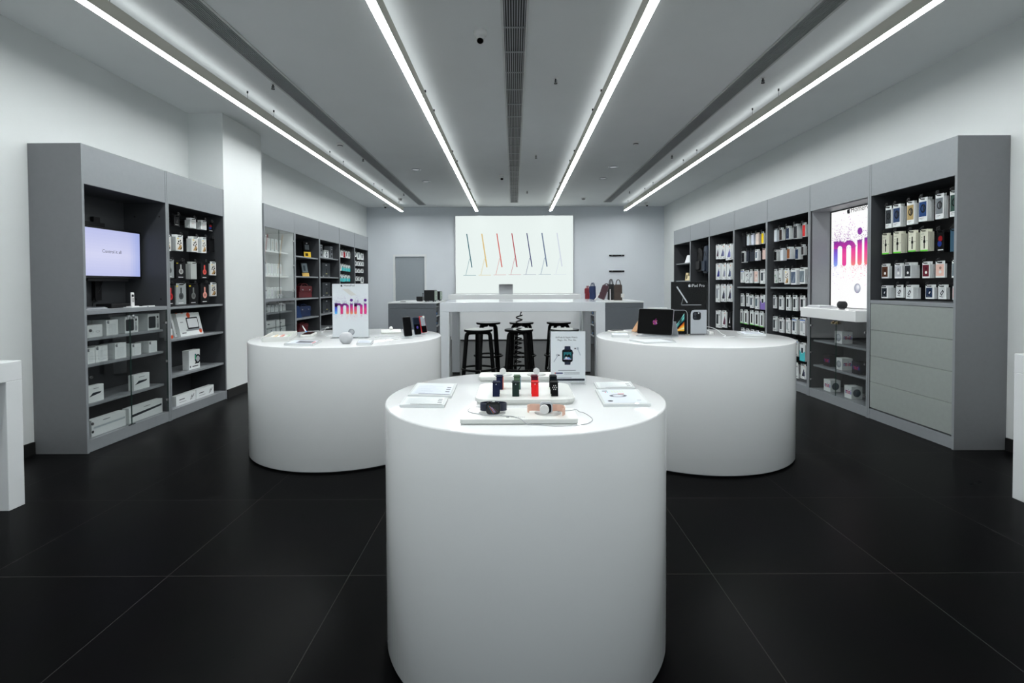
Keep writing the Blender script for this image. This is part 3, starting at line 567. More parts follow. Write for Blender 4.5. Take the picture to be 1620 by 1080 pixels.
F_ = [('top', [(10.085,.104,2.044,.149,.02,'phone',(60,60,66),'white case box'),(10.21,.11,2.042,.146,.02,'phone',(90,40,44),'white case box'),(10.345,.12,2.041,.146,.02,'case',(150,30,36),'red case box'),(10.49,.125,2.042,.144,.02,'phone',(50,50,50),'white case box'),(10.65,.13,2.046,.148,.02,'phone',(30,30,34),'white case box')]),
 ('second', [(10.095,.12,1.764,.139,.02,'phone',(60,80,90),'white case box'),(10.24,.114,1.764,.135,.02,'teal',(70,196,200),'teal-bottomed box'),(10.38,.12,1.759,.135,.02,'teal',(70,196,200),'teal-bottomed box'),(10.515,.112,1.754,.134,.02,'teal',(70,196,200),'teal-bottomed box'),(10.65,.12,1.753,.132,.02,'teal',(70,196,200),'teal-bottomed box')]),
 ('third', [(10.107,.14,1.553,.143,.02,'teal',(60,190,196),'teal-bottomed box'),(10.278,.145,1.549,.137,.02,'teal',(60,190,196),'teal-bottomed box'),(10.444,.14,1.546,.133,.02,'teal',(60,190,196),'teal-bottomed box'),(10.62,.145,1.539,.125,.02,'teal',(60,190,196),'teal-bottomed box')])]
hang('L', cF, "left wall's penultimate bay", -3.46, F_, XL+.016, 'boxes on hooks in penultimate left bay')
G2 = [('top', [(11.08,.126,2.061,.102,.02,'phone',(90,90,96),'small white box'),(11.31,.2,2.065,.161,.02,'phone',(120,124,128),'large white box'),(11.57,.2,2.064,.153,.02,'phone',(100,100,104),'large white box')]),
 ('second', [(11.1,.14,1.866,.103,.02,'phone',(80,80,80),'small white box'),(11.28,.15,1.867,.102,.02,'phone',(80,80,80),'small white box'),(11.45,.14,1.871,.103,.02,'phone',(80,80,80),'small white box'),(11.61,.14,1.875,.101,.02,'phone',(80,80,80),'small white box')]),
 ('third', [(11.115,.15,1.698,.088,.02,'phone',(60,60,60),'small white box'),(11.315,.18,1.7,.089,.02,'phone',(60,60,60),'small white box'),(11.56,.17,1.705,.091,.02,'phone',(60,60,60),'small white box')]),
 ('bottom', [(11.15,.15,1.528,.099,.02,'phone',(60,60,60),'small white box'),(11.334,.16,1.524,.093,.02,'phone',(60,60,60),'small white box'),(11.557,.19,1.523,.143,.02,'phone',(60,60,60),'tall white box')])]
hang('L', cG, "left wall's last bay", -3.46, G2, XL+.016, 'boxes on hooks in last left bay')

# ================================================================== PRINTED POSTERS
PUR, MAG, PNK, ORA, BLU, CYA = (92, 32, 132), (190, 36, 138), (232, 66, 132), (240, 150, 96), (78, 96, 214), (96, 196, 242)
def grad(stops, t):
    for (a, ca), (b_, cb) in zip(stops, stops[1:]):
        if t <= b_: return mix(ca, cb, (t-a)/(b_-a))
    return stops[-1][1]
def spray_word(pl, a0, b0, h, k=1, bright=0.0, dens=1.0):
    """the word mini in soft sprayed strokes: a0 left edge, b0 baseline, h x-height"""
    g1 = [(0, CYA), (.25, mix(CYA, BLU, .5)), (.5, BLU), (.85, PUR), (2, PUR)]
    g2 = [(0, mix(PNK, MAG, .3)), (.4, PNK), (.75, MAG), (.95, PUR), (2, PUR)]
    g3 = [(0, ORA), (.2, mix(ORA, PNK, .5)), (.5, PNK), (.75, MAG), (.95, PUR), (2, PUR)]
    br = lambda c: mix(c, (255, 90, 220), bright) if bright else c
    sw = .25
    def stem(x, g, top):
        n = 14; pts = []
        for i in range(n):
            z0, z1 = top*i/n, top*(i+1)/n
            w0 = sw/2*(math.sqrt(max(0, 1-(1-min(1, z0/.12))**2))*.4+.6); w1 = sw/2*(math.sqrt(max(0, 1-(1-min(1, z1/.12))**2))*.4+.6)
            pl.poly([(a0+(x-w0)*h, b0+z0*h), (a0+(x+w0)*h, b0+z0*h), (a0+(x+w1)*h, b0+z1*h), (a0+(x-w1)*h, b0+z1*h)], br(grad(g, (z0+z1)/2)), k)
    def arch(x0, x1):
        c = (x0+x1)/2; r = (x1-x0)/2; n = 10
        for i in range(n):
            t0, t1 = PI*i/n, PI*(i+1)/n
            q = [(c+rr_*math.cos(t), .70+rr_*.72*math.sin(t)) for t, rr_ in ((t0, r-sw/2), (t0, r+sw/2), (t1, r+sw/2), (t1, r-sw/2))]
            pl.poly([(a0+x*h, b0+z*h) for x, z in q], br(grad(g2, min(1, sum(z for _, z in q)/4))), k)
    xs = [(.13, g1, 1.0), (.66, g2, .72), (1.19, g3, .72), (1.55, g3, .95), (1.92, g3, 1.0), (2.45, g2, .72), (2.82, g2, .95)]
    for x, g, t in xs: stem(x, g, t)
    arch(.13, .66); arch(.66, 1.19); arch(1.92, 2.45)
    for x in (1.55, 2.82): pl.disc(a0+x*h, b0+1.27*h, .135*h, br(PUR), k)
    for i in range(int(900*dens)):
        x, g, t = random.choice(xs); up = random.random() < .62; r = random.uniform(.006, .019)
        if random.random() < .3: x = random.choice((.4, .92, 2.18)); t = .95; up = True
        e = random.expovariate(3.6)
        z = t+e-.04 if up else -e*.8+.03
        pl.disc(a0+(x+random.gauss(0, .11))*h, b0+z*h, r*h, br(mix(PUR if up else grad(g, .3), (240, 225, 240), min(.75, abs(e)*.75))), k+1, 6)
def stamp(mb, w, h): return mb

# ---- backlit panel in the right wall niche
t = thing('backlit_panel', 'tall lit white panel with purple sprayed lettering in right wall niche', 'lit sign', (3.725, 5.46, 1.051))
obj('panel_frame', B(3.711, 3.735, 4.99, 5.925, 1.051, 2.155), BLK, t)
pm = MB(); pm.box(3.706, 3.7109, 5.0, 5.912, 1.056, 2.145, lin((255, 255, 255)))
pl = Plane(pm, (3.706, 5.9115, 1.056), (0, -1, 0), (0, 0, 1))
spray_word(pl, .045, .465, .285, 1, .25, 1.3)
pl.text('HomePod', .335, 1.045, .085, (30, 30, 34), 2, 'LEFT'); pl.logo(.30, 1.07, .06, (30, 30, 34), 2)
for i in range(6): pl.disc(.455+.003*i, .215+.003*i, .052-.007*i, mix((150, 155, 175), (238, 240, 246), i/5), 1+i, 20)
obj('printed_sheet', pm, LITP, t)

# ---- television in cabinet A
t = thing('television', 'black wall television showing a lavender screen with lettering', 'television', (-3.62, 4.52, 1.395))
obj('bezel', B(-3.655, -3.605, 4.165, 4.90, 1.395, 1.845), BLK, t, bevel=.004)
sc = MB(); nx, nz = 24, 16
y0, y1, z0, z1 = 4.18, 4.882, 1.418, 1.828
def scol(a, b): return mix(mix((214, 216, 246), (186, 192, 236), b), (150, 168, 232), max(0, a-.8)*3.2)
for i in range(nx):
    for j in range(nz):
        a, c = i/nx, (i+1)/nx; e, f_ = j/nz, (j+1)/nz
        sc.add([(-3.6045, y0+(y1-y0)*a, z0+(z1-z0)*e), (-3.6045, y0+(y1-y0)*c, z0+(z1-z0)*e), (-3.6045, y0+(y1-y0)*c, z0+(z1-z0)*f_), (-3.6045, y0+(y1-y0)*a, z0+(z1-z0)*f_)], [(0, 1, 2, 3)], lin(scol((a+c)/2, abs((e+f_)/2-.45)*1.6)))
Plane(sc, (-3.6045, 0, 0), (0, 1, 0), (0, 0, 1)).text('Control it all', 4.545, 1.622, .042, (24, 24, 30), 2)
obj('screen', sc, SCRP, t)
br_ = B(-3.74, -3.655, 4.40, 4.66, 1.5, 1.75); br_.box(-3.77, -3.74, 4.42, 4.64, 1.45, 1.9); br_.box(-3.78, -3.75, 4.53, 4.60, 1.2, 1.95)
obj('bracket', br_, BLK, t)
obj('foot_bar', B(-3.66, -3.62, 4.3, 4.75, 1.372, 1.395), BLK, t)
obj('power_cord', MB().tube([(-3.74, 4.62, 1.42), (-3.75, 4.58, 1.3), (-3.76, 4.52, 1.2), (-3.74, 4.48, 1.137)], .004, 6), BLK, t)

# ================================================================== GOODS IN THE LEFT CABINETS
def gbox(name, x, y0, y1, z0, h, dep, side, label, cat, group=None, col=W1, art=None, rot=0, edge=None):
    """a carton with its front face at x, looking into the room"""
    s = 1 if side == 'L' else -1
    mb = MB(); mb.box(x-s*dep, x, y0, y1, z0, z0+h, lin(col))
    o, u = ((x, y0, z0), (0, 1, 0)) if side == 'L' else ((x, y1, z0), (0, -1, 0))
    w = y1-y0
    if art: art(Plane(mb, o, u, (0, 0, 1)), w, h)
    if edge: edge(Plane(mb, (x-s*dep, y0, z0) if side == 'L' else (x, y0, z0), (1, 0, 0), (0, 0, 1)), dep, h)
    return obj(name, mb, PRINT, None, label, cat, group, bevel=0)
def art_tvbox(p, w, h):
    p.rrect(.06*w, .66*w, .12*h, .84*h, .012, (28, 32, 36)); p.disc(.83*w, .78*h, .075*w, (24, 24, 26), 1)
    for i in range(3):
        for j in range(2): p.disc((.79+.08*j)*w, (.62-.09*i)*h, .028*w, (40, 42, 46), 1, 8)
    p.rrect(.74*w, .92*w, .1*h, .4*h, .008, (150, 154, 158), 1)
def art_buds(p, w, h):
    for a in (.3, .7): p.ring(a*w, .45*h, .1*w, .13*w, (150, 154, 158), 1, 16, .4); p.line((a*w, .4*h), (a*w, .25*h), .003, (190, 194, 198))
def art_pow(p, w, h):
    p.rrect(.2*w, .8*w, .12*h, .72*h, .008, (200, 206, 208)); p.rrect(.22*w, .78*w, .14*h, .70*h, .007, (214, 219, 220), 2); p.logo(.15*w, .88*h, .03, (110, 114, 118))
def art_track(p, w, h):
    p.poly([(.06*w, .35*h), (.3*w, .58*h), (.86*w, .58*h), (.78*w, .48*h), (.3*w, .40*h)], (34, 40, 48)); p.rect(.33*w, .67*w, .80*h, .83*h, (96, 96, 100))
def art_keyb(p, w, h):
    p.poly([(.04*w, .42*h), (.1*w, .52*h), (.97*w, .66*h), (.97*w, .52*h), (.06*w, .34*h)], (30, 36, 42)); p.rect(.42*w, .62*w, .80*h, .84*h, (96, 96, 100))
def art_kbw(p, w, h):
    p.poly([(.05*w, .44*h), (.05*w, .56*h), (.98*w, .62*h), (.98*w, .48*h)], (196, 204, 208))
    for i in range(22): p.rect((.07+.041*i)*w, (.1+.041*i)*w, .49*h, .53*h, (150, 158, 164), 2); p.rect((.07+.041*i)*w, (.1+.041*i)*w, .55*h, .58*h, (160, 168, 174), 2)
    p.rect(.32*w, .52*w, .82*h, .86*h, (96, 96, 100)); p.disc(.03*w, .3*h, .012, (30, 32, 36), 2)
xA = -3.45
gbox('earphone_box', xA, 4.073, 4.231, .908, .10, .1, 'L', 'low white earphone box leftmost on top glass-fronted shelf', 'box', art=art_buds)
gbox('adapter_box', xA, 4.274, 4.399, .908, .13, .12, 'L', 'plain white box right of the low earphone box, top glass-fronted shelf', 'box', art=art_pow)
gbox('adapter_box', xA-.14, 4.265, 4.39, .908, .125, .12, 'L', 'white box behind the plain one, top glass-fronted shelf', 'box')
gbox('streaming_player_box', xA, 4.477, 4.636, .908, .145, .13, 'L', 'streaming player box behind the glass door seam, top shelf', 'box', 'streaming player boxes', art=art_tvbox)
gbox('streaming_player_box', xA, 4.757, 4.915, .908, .155, .14, 'L', 'streaming player box rightmost on top glass-fronted shelf', 'box', 'streaming player boxes', art=art_tvbox)
for i, (a, c, h) in enumerate(((4.074, 4.151, .128), (4.157, 4.281, .134), (4.36, 4.485, .134), (4.555, 4.666, .106), (4.766, 4.874, .106))):
    gbox('adapter_box', xA, a, c, .696, h, .06, 'L', f'{ORD[i]} white charger box from left, front row, second glass-fronted shelf', 'box', 'white charger boxes on the second shelf', art=art_pow)
    gbox('adapter_box', xA-.065, a-.004, c-.004, .696, h-.004, .06, 'L', f'{ORD[i]} white charger box from left, back row, second glass-fronted shelf', 'box', 'white charger boxes on the second shelf')
gbox('trackpad_box', xA, 4.076, 4.231, .376, .135, .05, 'L', 'white box with black trackpad picture, left on third shelf', 'box', art=art_track)
gbox('trackpad_box', xA, 4.568, 4.765, .376, .14, .05, 'L', 'white box with black trackpad picture, right on third shelf', 'box', art=art_track)
gbox('keyboard_box', -3.43, 4.078, 4.44, .101, .135, .06, 'L', 'long white keyboard box with pale keys, bottom shelf left', 'box', art=art_kbw)
gbox('keyboard_box', -3.43, 4.477, 4.905, .101, .135, .06, 'L', 'long white keyboard box with black keyboard picture, bottom shelf right', 'box', art=art_keyb)
# on the desk shelf
t = thing('remote_control', 'white remote standing in a holder below the television', 'remote control', (-3.47, 4.6, 1.134))
rm = MB(); rm.prism(rr(-.018, .018, 0, .125, .008), .008, (-3.47, 4.595, 1.145), (0, 1, -.02), (.05, -.10, 1)); obj('body', rm, WPLA, t)
rk = MB(); pq = Plane(rk, (-3.4617, 4.595, 1.145), (0, 1, -.02), (.05, -.10, 1), e=.0008); pq.disc(0, .095, .013, (20, 20, 22))
for i in range(3):
    for j in (-1, 1): pq.disc(.007*j, .068-.013*i, .0048, (24, 24, 26), 1, 8)
obj('buttons', rk, PRINT, t)
obj('holder', B(-3.50, -3.44, 4.56, 4.64, 1.134, 1.146), WPLA, t, bevel=.002)
t = thing('streaming_player', 'flat black box on the shelf below the television', 'media player', (-3.57, 4.52, 1.134))
obj('body', B(-3.66, -3.52, 4.42, 4.64, 1.134, 1.172), BLK, t, bevel=.006)
obj('rubber_foot', B(-3.64, -3.54, 4.45, 4.6, 1.1335, 1.136), BLK, t)
mg = MB()
for i in range(3): mg.box(-3.62+.02*i, -3.42, 4.03+.01*i, 4.27-.02*i, 1.134+.007*i, 1.140+.007*i, lin(((150, 154, 160), (196, 199, 203), (120, 124, 130))[i]))
p = Plane(mg, (-3.42, 4.06, 1.154), (0, 1, 0), (-1, 0, 0)); p.rect(.02, .15, .03, .14, (70, 74, 80), 1); p.rect(.05, .12, .06, .11, (222, 224, 226), 2)
obj('magazine_pile', mg, PRINT, None, 'small pile of grey magazines left under the television', 'magazines')
gbox('flat_card', -3.40, 4.50, 4.68, 1.134, .006, .08, 'L', 'flat white card at shelf edge before the remote', 'card')
gbox('flat_card', -3.41, 4.72, 4.80, 1.134, .009, .06, 'L', 'small white case on the shelf right of the remote', 'card')
# cabinet B lower shelves
def leaning(name, label, x, yc, z, w, h, th, lean, yaw, cat='box', group=None, col=W1, art=None, side='L'):
    """a flat carton leaning back on a shelf"""
    t = bpy.data.objects.new(name, None)
    mb = MB(); mb.box(-w/2, w/2, 0, th, 0, h, lin(col))
    if art: art(Plane(mb, (-w/2, 0, 0), (1, 0, 0), (0, 0, 1)), w, h)
    o = bpy.data.objects.new(name, mesh(name, mb, PRINT)); COL.objects.link(o)
    o.location = (x, yc, z); o.rotation_euler = (-lean, 0, (PI/2 if side == 'L' else -PI/2)+yaw); setprops(o, label, cat, group)
    bpy.data.objects.remove(t); return o
def art_tablet(p, w, h):
    p.rrect(.36*w, .88*w, .28*h, .80*h, .012, (30, 32, 36)); p.rrect(.40*w, .85*w, .34*h, .74*h, .006, (226, 228, 230), 2); p.disc(.5*w, .9*h, .03, (206, 84, 52), 1); p.disc(.9*w, .16*h, .026, (206, 84, 52), 1)
    p.rect(.08*w, .26*w, .12*h, .16*h, (60, 60, 64)); p.rect(.1*w, .22*w, .6*h, .63*h, (140, 140, 144)); p.poly([(.3*w, .28*h), (.9*w, .28*h), (.94*w, .2*h), (.26*w, .2*h)], (150, 153, 156), 1)
for i in range(3):
    leaning('stylus_tablet_box', ('front', 'middle', 'rear')[i]+' of three white pen tablet boxes leaning on the shelf', -3.47-.042*i, 5.45-.03*i, .797, .38, .245, .036, .22, 0.0, group='leaning pen tablet boxes', art=art_tablet)
gbox('accessory_box', -3.46, 5.0, 5.112, .796, .10, .05, 'L', 'white box with orange mark at the left end of pen tablet shelf', 'box', art=lambda p, w, h: p.disc(.93*w, .15*h, .02, (206, 84, 52)))
def art_dock(p, w, h):
    p.rrect(.52*w, .66*w, .42*h, .78*h, .008, (30, 60, 110)); p.rrect(.55*w, .63*w, .5*h, .74*h, .004, (70, 170, 120), 2); p.disc(.80*w, .5*h, .05, (26, 28, 32), 1, 16); p.disc(.80*w, .5*h, .032, (170, 174, 178), 2, 16)
    p.poly([(.5*w, .26*h), (.9*w, .26*h), (.84*w, .34*h), (.58*w, .34*h)], (40, 42, 46)); p.line((.68*w, .3*h), (.7*w, .45*h), .012, (30, 32, 34), 2); p.rect(.3*w, .85*w, .12*h, .17*h, (70, 70, 74)); p.rect(.08*w, .16*w, .1*h, .2*h, (50, 50, 54))
gbox('charging_stand_box', -3.46, 5.365, 5.55, .431, .205, .07, 'L', 'white box with phone and watch charging stand picture', 'box', art=art_dock)
def art_low(p, w, h):
    p.rect(.15*w, .42*w, .5*h, .6*h, (100, 100, 104)); p.rect(.15*w, .5*w, .25*h, .3*h, (150, 150, 154)); p.line((.72*w, .2*h), (.82*w, .7*h), .007, (40, 42, 46)); p.line((.78*w, .25*h), (.92*w, .75*h), .006, (40, 42, 46), 2); p.line((.74*w, .5*h), (.9*w, .55*h), .005, (60, 62, 66), 2)
gbox('low_stand_box', -3.44, 5.121, 5.432, .101, .1, .06, 'L', 'left of two low white stand boxes by the floor', 'box', art=art_low)
gbox('low_stand_box', -3.44, 5.45, 5.763, .101, .1, .06, 'L', 'right of two low white stand boxes by the floor', 'box', art=art_low)
# cabinet C
TINT = [(222, 226, 226), (216, 222, 224), (226, 224, 206), (206, 212, 222), (224, 206, 196), (206, 222, 216), (222, 226, 226), (212, 206, 222), (226, 216, 214)]
for row, z, n, h, wd in (('top', 1.8305, 7, .19, .082), ('middle', 1.4755, 9, .18, .078), ('bottom', 1.1405, 9, .165, .078)):
    for i in range(n):
        y = 6.99+(7.72-6.99)*i/(n-1); c = TINT[(i*2+len(row)) % 9]
        def art(p, w, h_, c=c): p.rect(.25*w, .75*w, .18*h_, .8*h_, mix(c, (150, 150, 160), .35)); p.rect(.3*w, .7*w, .86*h_, .9*h_, (150, 154, 158))
        gbox('watch_strap_box', -3.56, y-wd/2, y+wd/2, z, h, .14, 'L', f'{ORD[i]} slim strap box from left, {row} white shelf behind glass', 'box', 'slim strap boxes on white shelves', col=(222, 226, 226), art=art)
for i in range(7):
    y = 6.95+.125*i
    gbox('adapter_box', -3.5, y-.048, y+.048, .946, .105, .1, 'L', f'{ORD[i]} small white box from left, dark glazed shelf beyond pillar', 'box', 'small white boxes in the lower glass cabinet', art=art_pow)
for i, (a, c, z, h, lab) in enumerate(((6.93, 7.14, .6405, .079, 'low white box leftmost on the lower glazed shelf'), (7.16, 7.40, .6405, .079, 'low white box, second on the lower glazed shelf'), (7.44, 7.74, .6405, .079, 'low white box rightmost on the lower glazed shelf'), (7.0, 7.4, .7285, .095, 'wide white box on the small glass shelf, left'), (7.44, 7.72, .7285, .09, 'wide white box on the small glass shelf, right'))):
    gbox('cable_box', -3.5, a, c, z, h, .15, 'L', lab, 'box', 'white boxes low in glass cabinet', art=lambda p, w, h_: p.rect(.42*w, .58*w, .42*h_, .56*h_, (90, 94, 100)))
# cabinet D: bags and cards
def art_yel(p, w, h):
    p.rect(0, w, 0, .36*h, (214, 178, 62)); p.rect(.2*w, .6*w, .1*h, .28*h, (60, 50, 20), 2); p.rect(.2*w, .8*w, .5*h, .8*h, (90, 96, 100), 1); p.rect(.4*w, .6*w, .86*h, .93*h, (150, 150, 150), 1)
def art_yel2(p, w, h):
    p.rect(0, w, 0, .26*h, (208, 172, 98)); p.rect(.1*w, .9*w, .3*h, .96*h, (120, 132, 138)); p.rect(.3*w, .6*w, .4*h, .8*h, (70, 80, 86), 2)
leaning('yellow_black_box', 'black and yellow box on top shelf beyond glass cabinet', -3.5, 8.60, 1.802, .13, .275, .04, .1, -.6, col=(20, 20, 22), art=art_yel)
leaning('yellow_black_box', 'grey and yellow box leaning on second shelf above red bag', -3.5, 8.52, 1.482, .13, .24, .04, .25, -.6, col=(24, 24, 26), art=art_yel2)
def hbag(name, label, x, y, z, w, h, dep, M, yaw, hh=.07, lean=0, taper=.9, buckle=True):
    t = thing(name, label, 'bag', (x, y, z), yaw)
    pr = rr(-w/2, w/2, 0, h, .02); pts = [(a*(1-(1-taper)*b_/h), b_) for a, b_ in pr]
    mb = MB(); mb.prism(pts, dep, (0, dep/2, 0), (1, 0, 0), (0, lean, 1)); o = obj('body', mb, M, t, local=True, bevel=.012)
    fl = MB(); fl.prism([(a*.92, b_) for a, b_ in rr(-w/2, w/2, h*.5, h*.97, .02)], .012, (0, -dep/2+.001, 0), (1, 0, 0), (0, lean, 1)); obj('flap', fl, M, t, local=True, bevel=.004)
    for sy in (-1, 1):
        hd = MB(); hd.tube([(w*.26*math.cos(PI*i/10), sy*dep*.28+lean*h, h-.012+hh*math.sin(PI*i/10)) for i in range(11)], .008, 8); obj('handle', hd, M, t, local=True)
    if buckle:
        b2 = MB()
        for sx in (-1, 1): b2.box(sx*w*.26-.015, sx*w*.26+.015, -dep/2-.014, -dep/2-.010, h*.62, h*.72)
        obj('buckle', b2, CHROME, t, local=True)
    return t
hbag('laptop_bag', 'dark red upright bag on third shelf beyond glass cabinet', -3.58, 8.57, 1.124, .33, .2, .12, DRED, PI/2-.3, .05)
hbag('laptop_bag', 'navy blue bag on fourth shelf below dark red bag', -3.6, 8.57, .805, .34, .18, .12, NAVY, PI/2-.2, .04)
hbag('laptop_bag', 'dark red bag on the lowest visible shelf below navy bag', -3.6, 8.5, .551, .30, .14, .12, DRED, PI/2-.1, .03)
hbag('laptop_bag', 'maroon bag at left end of lowest visible bag shelf', -3.62, 8.06, .551, .24, .15, .12, MAROON, PI/2, .04)
leaning('laptop_sleeve', 'navy sleeve leaning at left of fourth shelf', -3.52, 8.16, .804, .26, .2, .03, .3, -.35, cat='sleeve', col=(40, 62, 104), art=lambda p, w, h: p.rect(.05*w, .95*w, .93*h, .96*h, (70, 92, 134)))
# cabinet E: dark boxes
def art_bottle(p, w, h):
    p.rrect(.42*w, .62*w, .22*h, .66*h, .02, (88, 92, 96)); p.rrect(.45*w, .59*w, .3*h, .62*h, .012, (46, 48, 52), 2); p.rect(.42*w, .62*w, .22*h, .26*h, (190, 186, 110), 3)
    p.ring(.5*w, .82*h, .03*w, .1*w, (214, 216, 218), 1, 8, .5, 0, PI); p.rect(.7*w, .76*w, .06*h, .1*h, (200, 200, 200)); p.rect(.84*w, .9*w, .06*h, .1*h, (200, 200, 200)); p.rect(.08*w, .2*w, .05*h, .09*h, (200, 200, 200))
for i, (z, h) in enumerate(((1.487, .262), (1.125, .262), (.822, .25))):
    r_ = ('second', 'third', 'fourth')[i]
    gbox('speaker_box', -3.52, 9.30, 9.70, z, h, .2, 'L', f'large dark grey box with bottle-shaped picture, {r_} shelf from top', 'box', 'large dark grey boxes', col=(66, 70, 74), art=art_bottle)
    gbox('black_box', -3.54, 9.02, 9.24, z, h-.03, .2, 'L', f'black box left of the large grey one, {r_} shelf from top', 'box', 'black boxes beside grey boxes', col=(18, 18, 20), art=lambda p, w, h_: p.rect(.3*w, .6*w, .06*h_, .1*h_, (190, 190, 190)))
def art_tall(p, w, h): p.rect(.15*w, .85*w, .1*h, .9*h, (92, 96, 100)); p.rect(.3*w, .7*w, .75*h, .8*h, (210, 212, 214), 2); p.rect(.3*w, .7*w, .15*h, .6*h, (52, 56, 60), 2); p.disc(.5*w, .4*h, .2*w, (130, 134, 138), 3, 10)
gbox('tall_grey_box', -3.5, 9.15, 9.275, 1.837, .235, .12, 'L', 'tall grey box at left of top shelf above dark grey boxes', 'box', col=(140, 144, 148), art=art_tall)
gbox('tall_grey_box', -3.5, 9.67, 9.80, 1.837, .24, .12, 'L', 'tall grey box at right of top shelf above dark grey boxes', 'box', col=(126, 130, 134), art=art_tall)
def art_cam(p, w, h): p.disc(.5*w, .45*h, .25*w, (60, 64, 70), 1, 14); p.disc(.5*w, .45*h, .13*w, (180, 184, 190), 2, 12); p.rect(.2*w, .8*w, .82*h, .9*h, (90, 94, 98))
gbox('camera_box', -3.5, 9.37, 9.57, 1.837, .15, .12, 'L', 'white box with round grey picture between two tall boxes', 'box', art=art_cam)

# ================================================================== GOODS IN THE RIGHT CABINETS
def art_ball(p, w, h, c=(176, 182, 188)):
    for i in range(5): p.disc(.5*w+.002*i, .48*h+.002*i, .36*w-.006*i, mix(mix(c, (60, 66, 76), .35), c, i/4), 1+i*.6, 20)
def art_ball_d(p, w, h): art_ball(p, w, h, (66, 78, 88))
def art_mini(p, w, h):
    cols = ((62, 52, 150), (150, 40, 110), (205, 60, 90), (120, 60, 150), (60, 100, 190), (190, 60, 110))
    x = .16*w; h0 = .36*h; H = .24*h; s = .07*w
    def bar(a, c, hh=1.0): p.rect(a, a+s, h0, h0+H*hh, c)
    for i, (dx, c) in enumerate(((0, cols[0]), (.13*w, cols[1]), (.26*w, cols[2]), (.39*w, cols[1]), (.50*w, cols[5]), (.62*w, cols[3]), (.73*w, cols[4]))): bar(x+dx, c)
    p.rect(x, x+.33*w, h0+H*.85, h0+H*1.1, cols[1], 2); p.rect(x+.5*w, x+.69*w, h0+H*.85, h0+H*1.1, cols[5], 2)
    for dx in (.39*w, .73*w): p.disc(x+dx+s/2, h0+H*1.4, s*.6, cols[0], 2, 8)
for x, ya, yb, z, col, fr, sd, lab in ((3.56, 5.48, 5.60, .668, W1, art_ball, art_mini, 'white cube box with speaker picture, top shelf behind right glass doors'),
        (3.58, 5.72, 5.84, .378, (20, 20, 24), art_mini, None, 'left black cube box on middle shelf behind right glass doors'), (3.56, 5.476, 5.584, .378, W1, art_ball, art_mini, 'white cube box between two black ones, middle shelf'),
        (3.56, 5.195, 5.313, .378, (20, 20, 24), art_mini, None, 'right black cube box on middle shelf behind right glass doors'), (3.56, 5.673, 5.795, .101, W1, art_mini, art_ball_d, 'left white cube box on bottom shelf behind right glass doors'),
        (3.56, 5.318, 5.432, .101, W1, art_mini, art_ball_d, 'middle white cube box on bottom shelf behind right glass doors'), (3.60, 5.04, 5.155, .101, (36, 58, 70), art_ball_d, None, 'dark blue cube box at right end of bottom shelf')):
    gbox('speaker_cube_box', x, ya, yb, z, .13, .115, 'R', lab, 'box', 'speaker cube boxes', col=col, art=fr, edge=sd)
POD = [(.001, 0), (.026, 0), (.028, .003), (.036, .010), (.045, .024), (.049, .042), (.047, .058), (.040, .072), (.031, .080), (.029, .0805), (.001, .0805)]
def pod(name, label, loc, M):
    t = thing(name, label, 'smart speaker', loc)
    obj('fabric_body', MB().lathe(POD, n=40), M, t, local=True)
    obj('touch_top', MB().lathe([(.001, .0806), (.028, .0806), (.027, .0815), (.001, .0815)], n=32), WPLA if M is GRYP else GLOSSB, t, local=True)
    return t
pod('smart_speaker', 'small black fabric ball speaker on the white wall ledge', (3.5, 5.39, 1.052), BLKM)
pb = MB()
for i in range(3): pb.box(3.40+.012*i, 3.60-.01*i, 5.62+.02*i, 5.90-.012*i, 1.0505+.009*i, 1.0585+.009*i, lin(((214, 216, 218), (190, 193, 198), (222, 224, 226))[i]))
obj('leaflet_stack', pb, PRINT, None, 'small stack of white cards left on the white wall ledge', 'leaflets')
obj('speaker_cable', MB().tube(smooth([(3.55, 5.34, 1.0545), (3.46, 5.22, 1.0545), (3.43, 5.08, 1.0545), (3.50, 5.02, 1.0545), (3.58, 5.10, 1.0545), (3.56, 5.25, 1.0545)], 6), .003, 6, True), CABLE, None, 'thin white cable coiled right of the black ball speaker', 'cable')
def backpack(label, loc, M, w, h, yaw):
    t = thing('backpack', label, 'backpack', loc, yaw)
    bd = MB(); bd.prism(smooth([(-w/2, .02), (-w*.47, h*.5), (-w*.42, h*.82), (-w*.22, h), (w*.22, h), (w*.42, h*.82), (w*.47, h*.5), (w/2, .02), (w*.3, 0), (-w*.3, 0)], 3), .11, (0, .055, 0), (1, 0, 0), (0, 0, 1)); obj('body', bd, M, t, local=True, bevel=.02)
    pk = MB(); pk.prism(rr(-w*.36, w*.36, .04, h*.46, .03), .04, (0, -.054, 0), (1, 0, 0), (0, 0, 1)); obj('front_pocket', pk, M, t, local=True, bevel=.01)
    obj('zip', MB().tube([(-w*.36, -.058, h*.62), (-w*.2, -.062, h*.78), (0, -.063, h*.82), (w*.2, -.062, h*.78), (w*.36, -.058, h*.62)], .004, 6), BLK, t, local=True)
    for sx in (-1, 1): obj('shoulder_strap', MB().tube([(sx*.05, .06, h-.02), (sx*.08, .085, h*.7), (sx*.11, .08, h*.3), (sx*w*.4, .05, .04), (sx*w*.3, .03, -.08)], .010, 8), M, t, local=True)
    obj('grab_handle', MB().tube([(-.04, .02, h-.01), (-.03, .02, h+.035), (.03, .02, h+.035), (.04, .02, h-.01)], .007, 8), M, t, local=True)
    return t
backpack('slim black backpack hanging at left in right wall cabinet', (3.64, 9.80, 1.56), BLEA, .25, .46, -PI/2)
backpack('navy blue backpack hanging right of the black one', (3.62, 9.44, 1.53), NAVYB, .31, .50, -PI/2-.15)
for y, z in ((9.86, 2.05), (9.50, 2.06)): pass
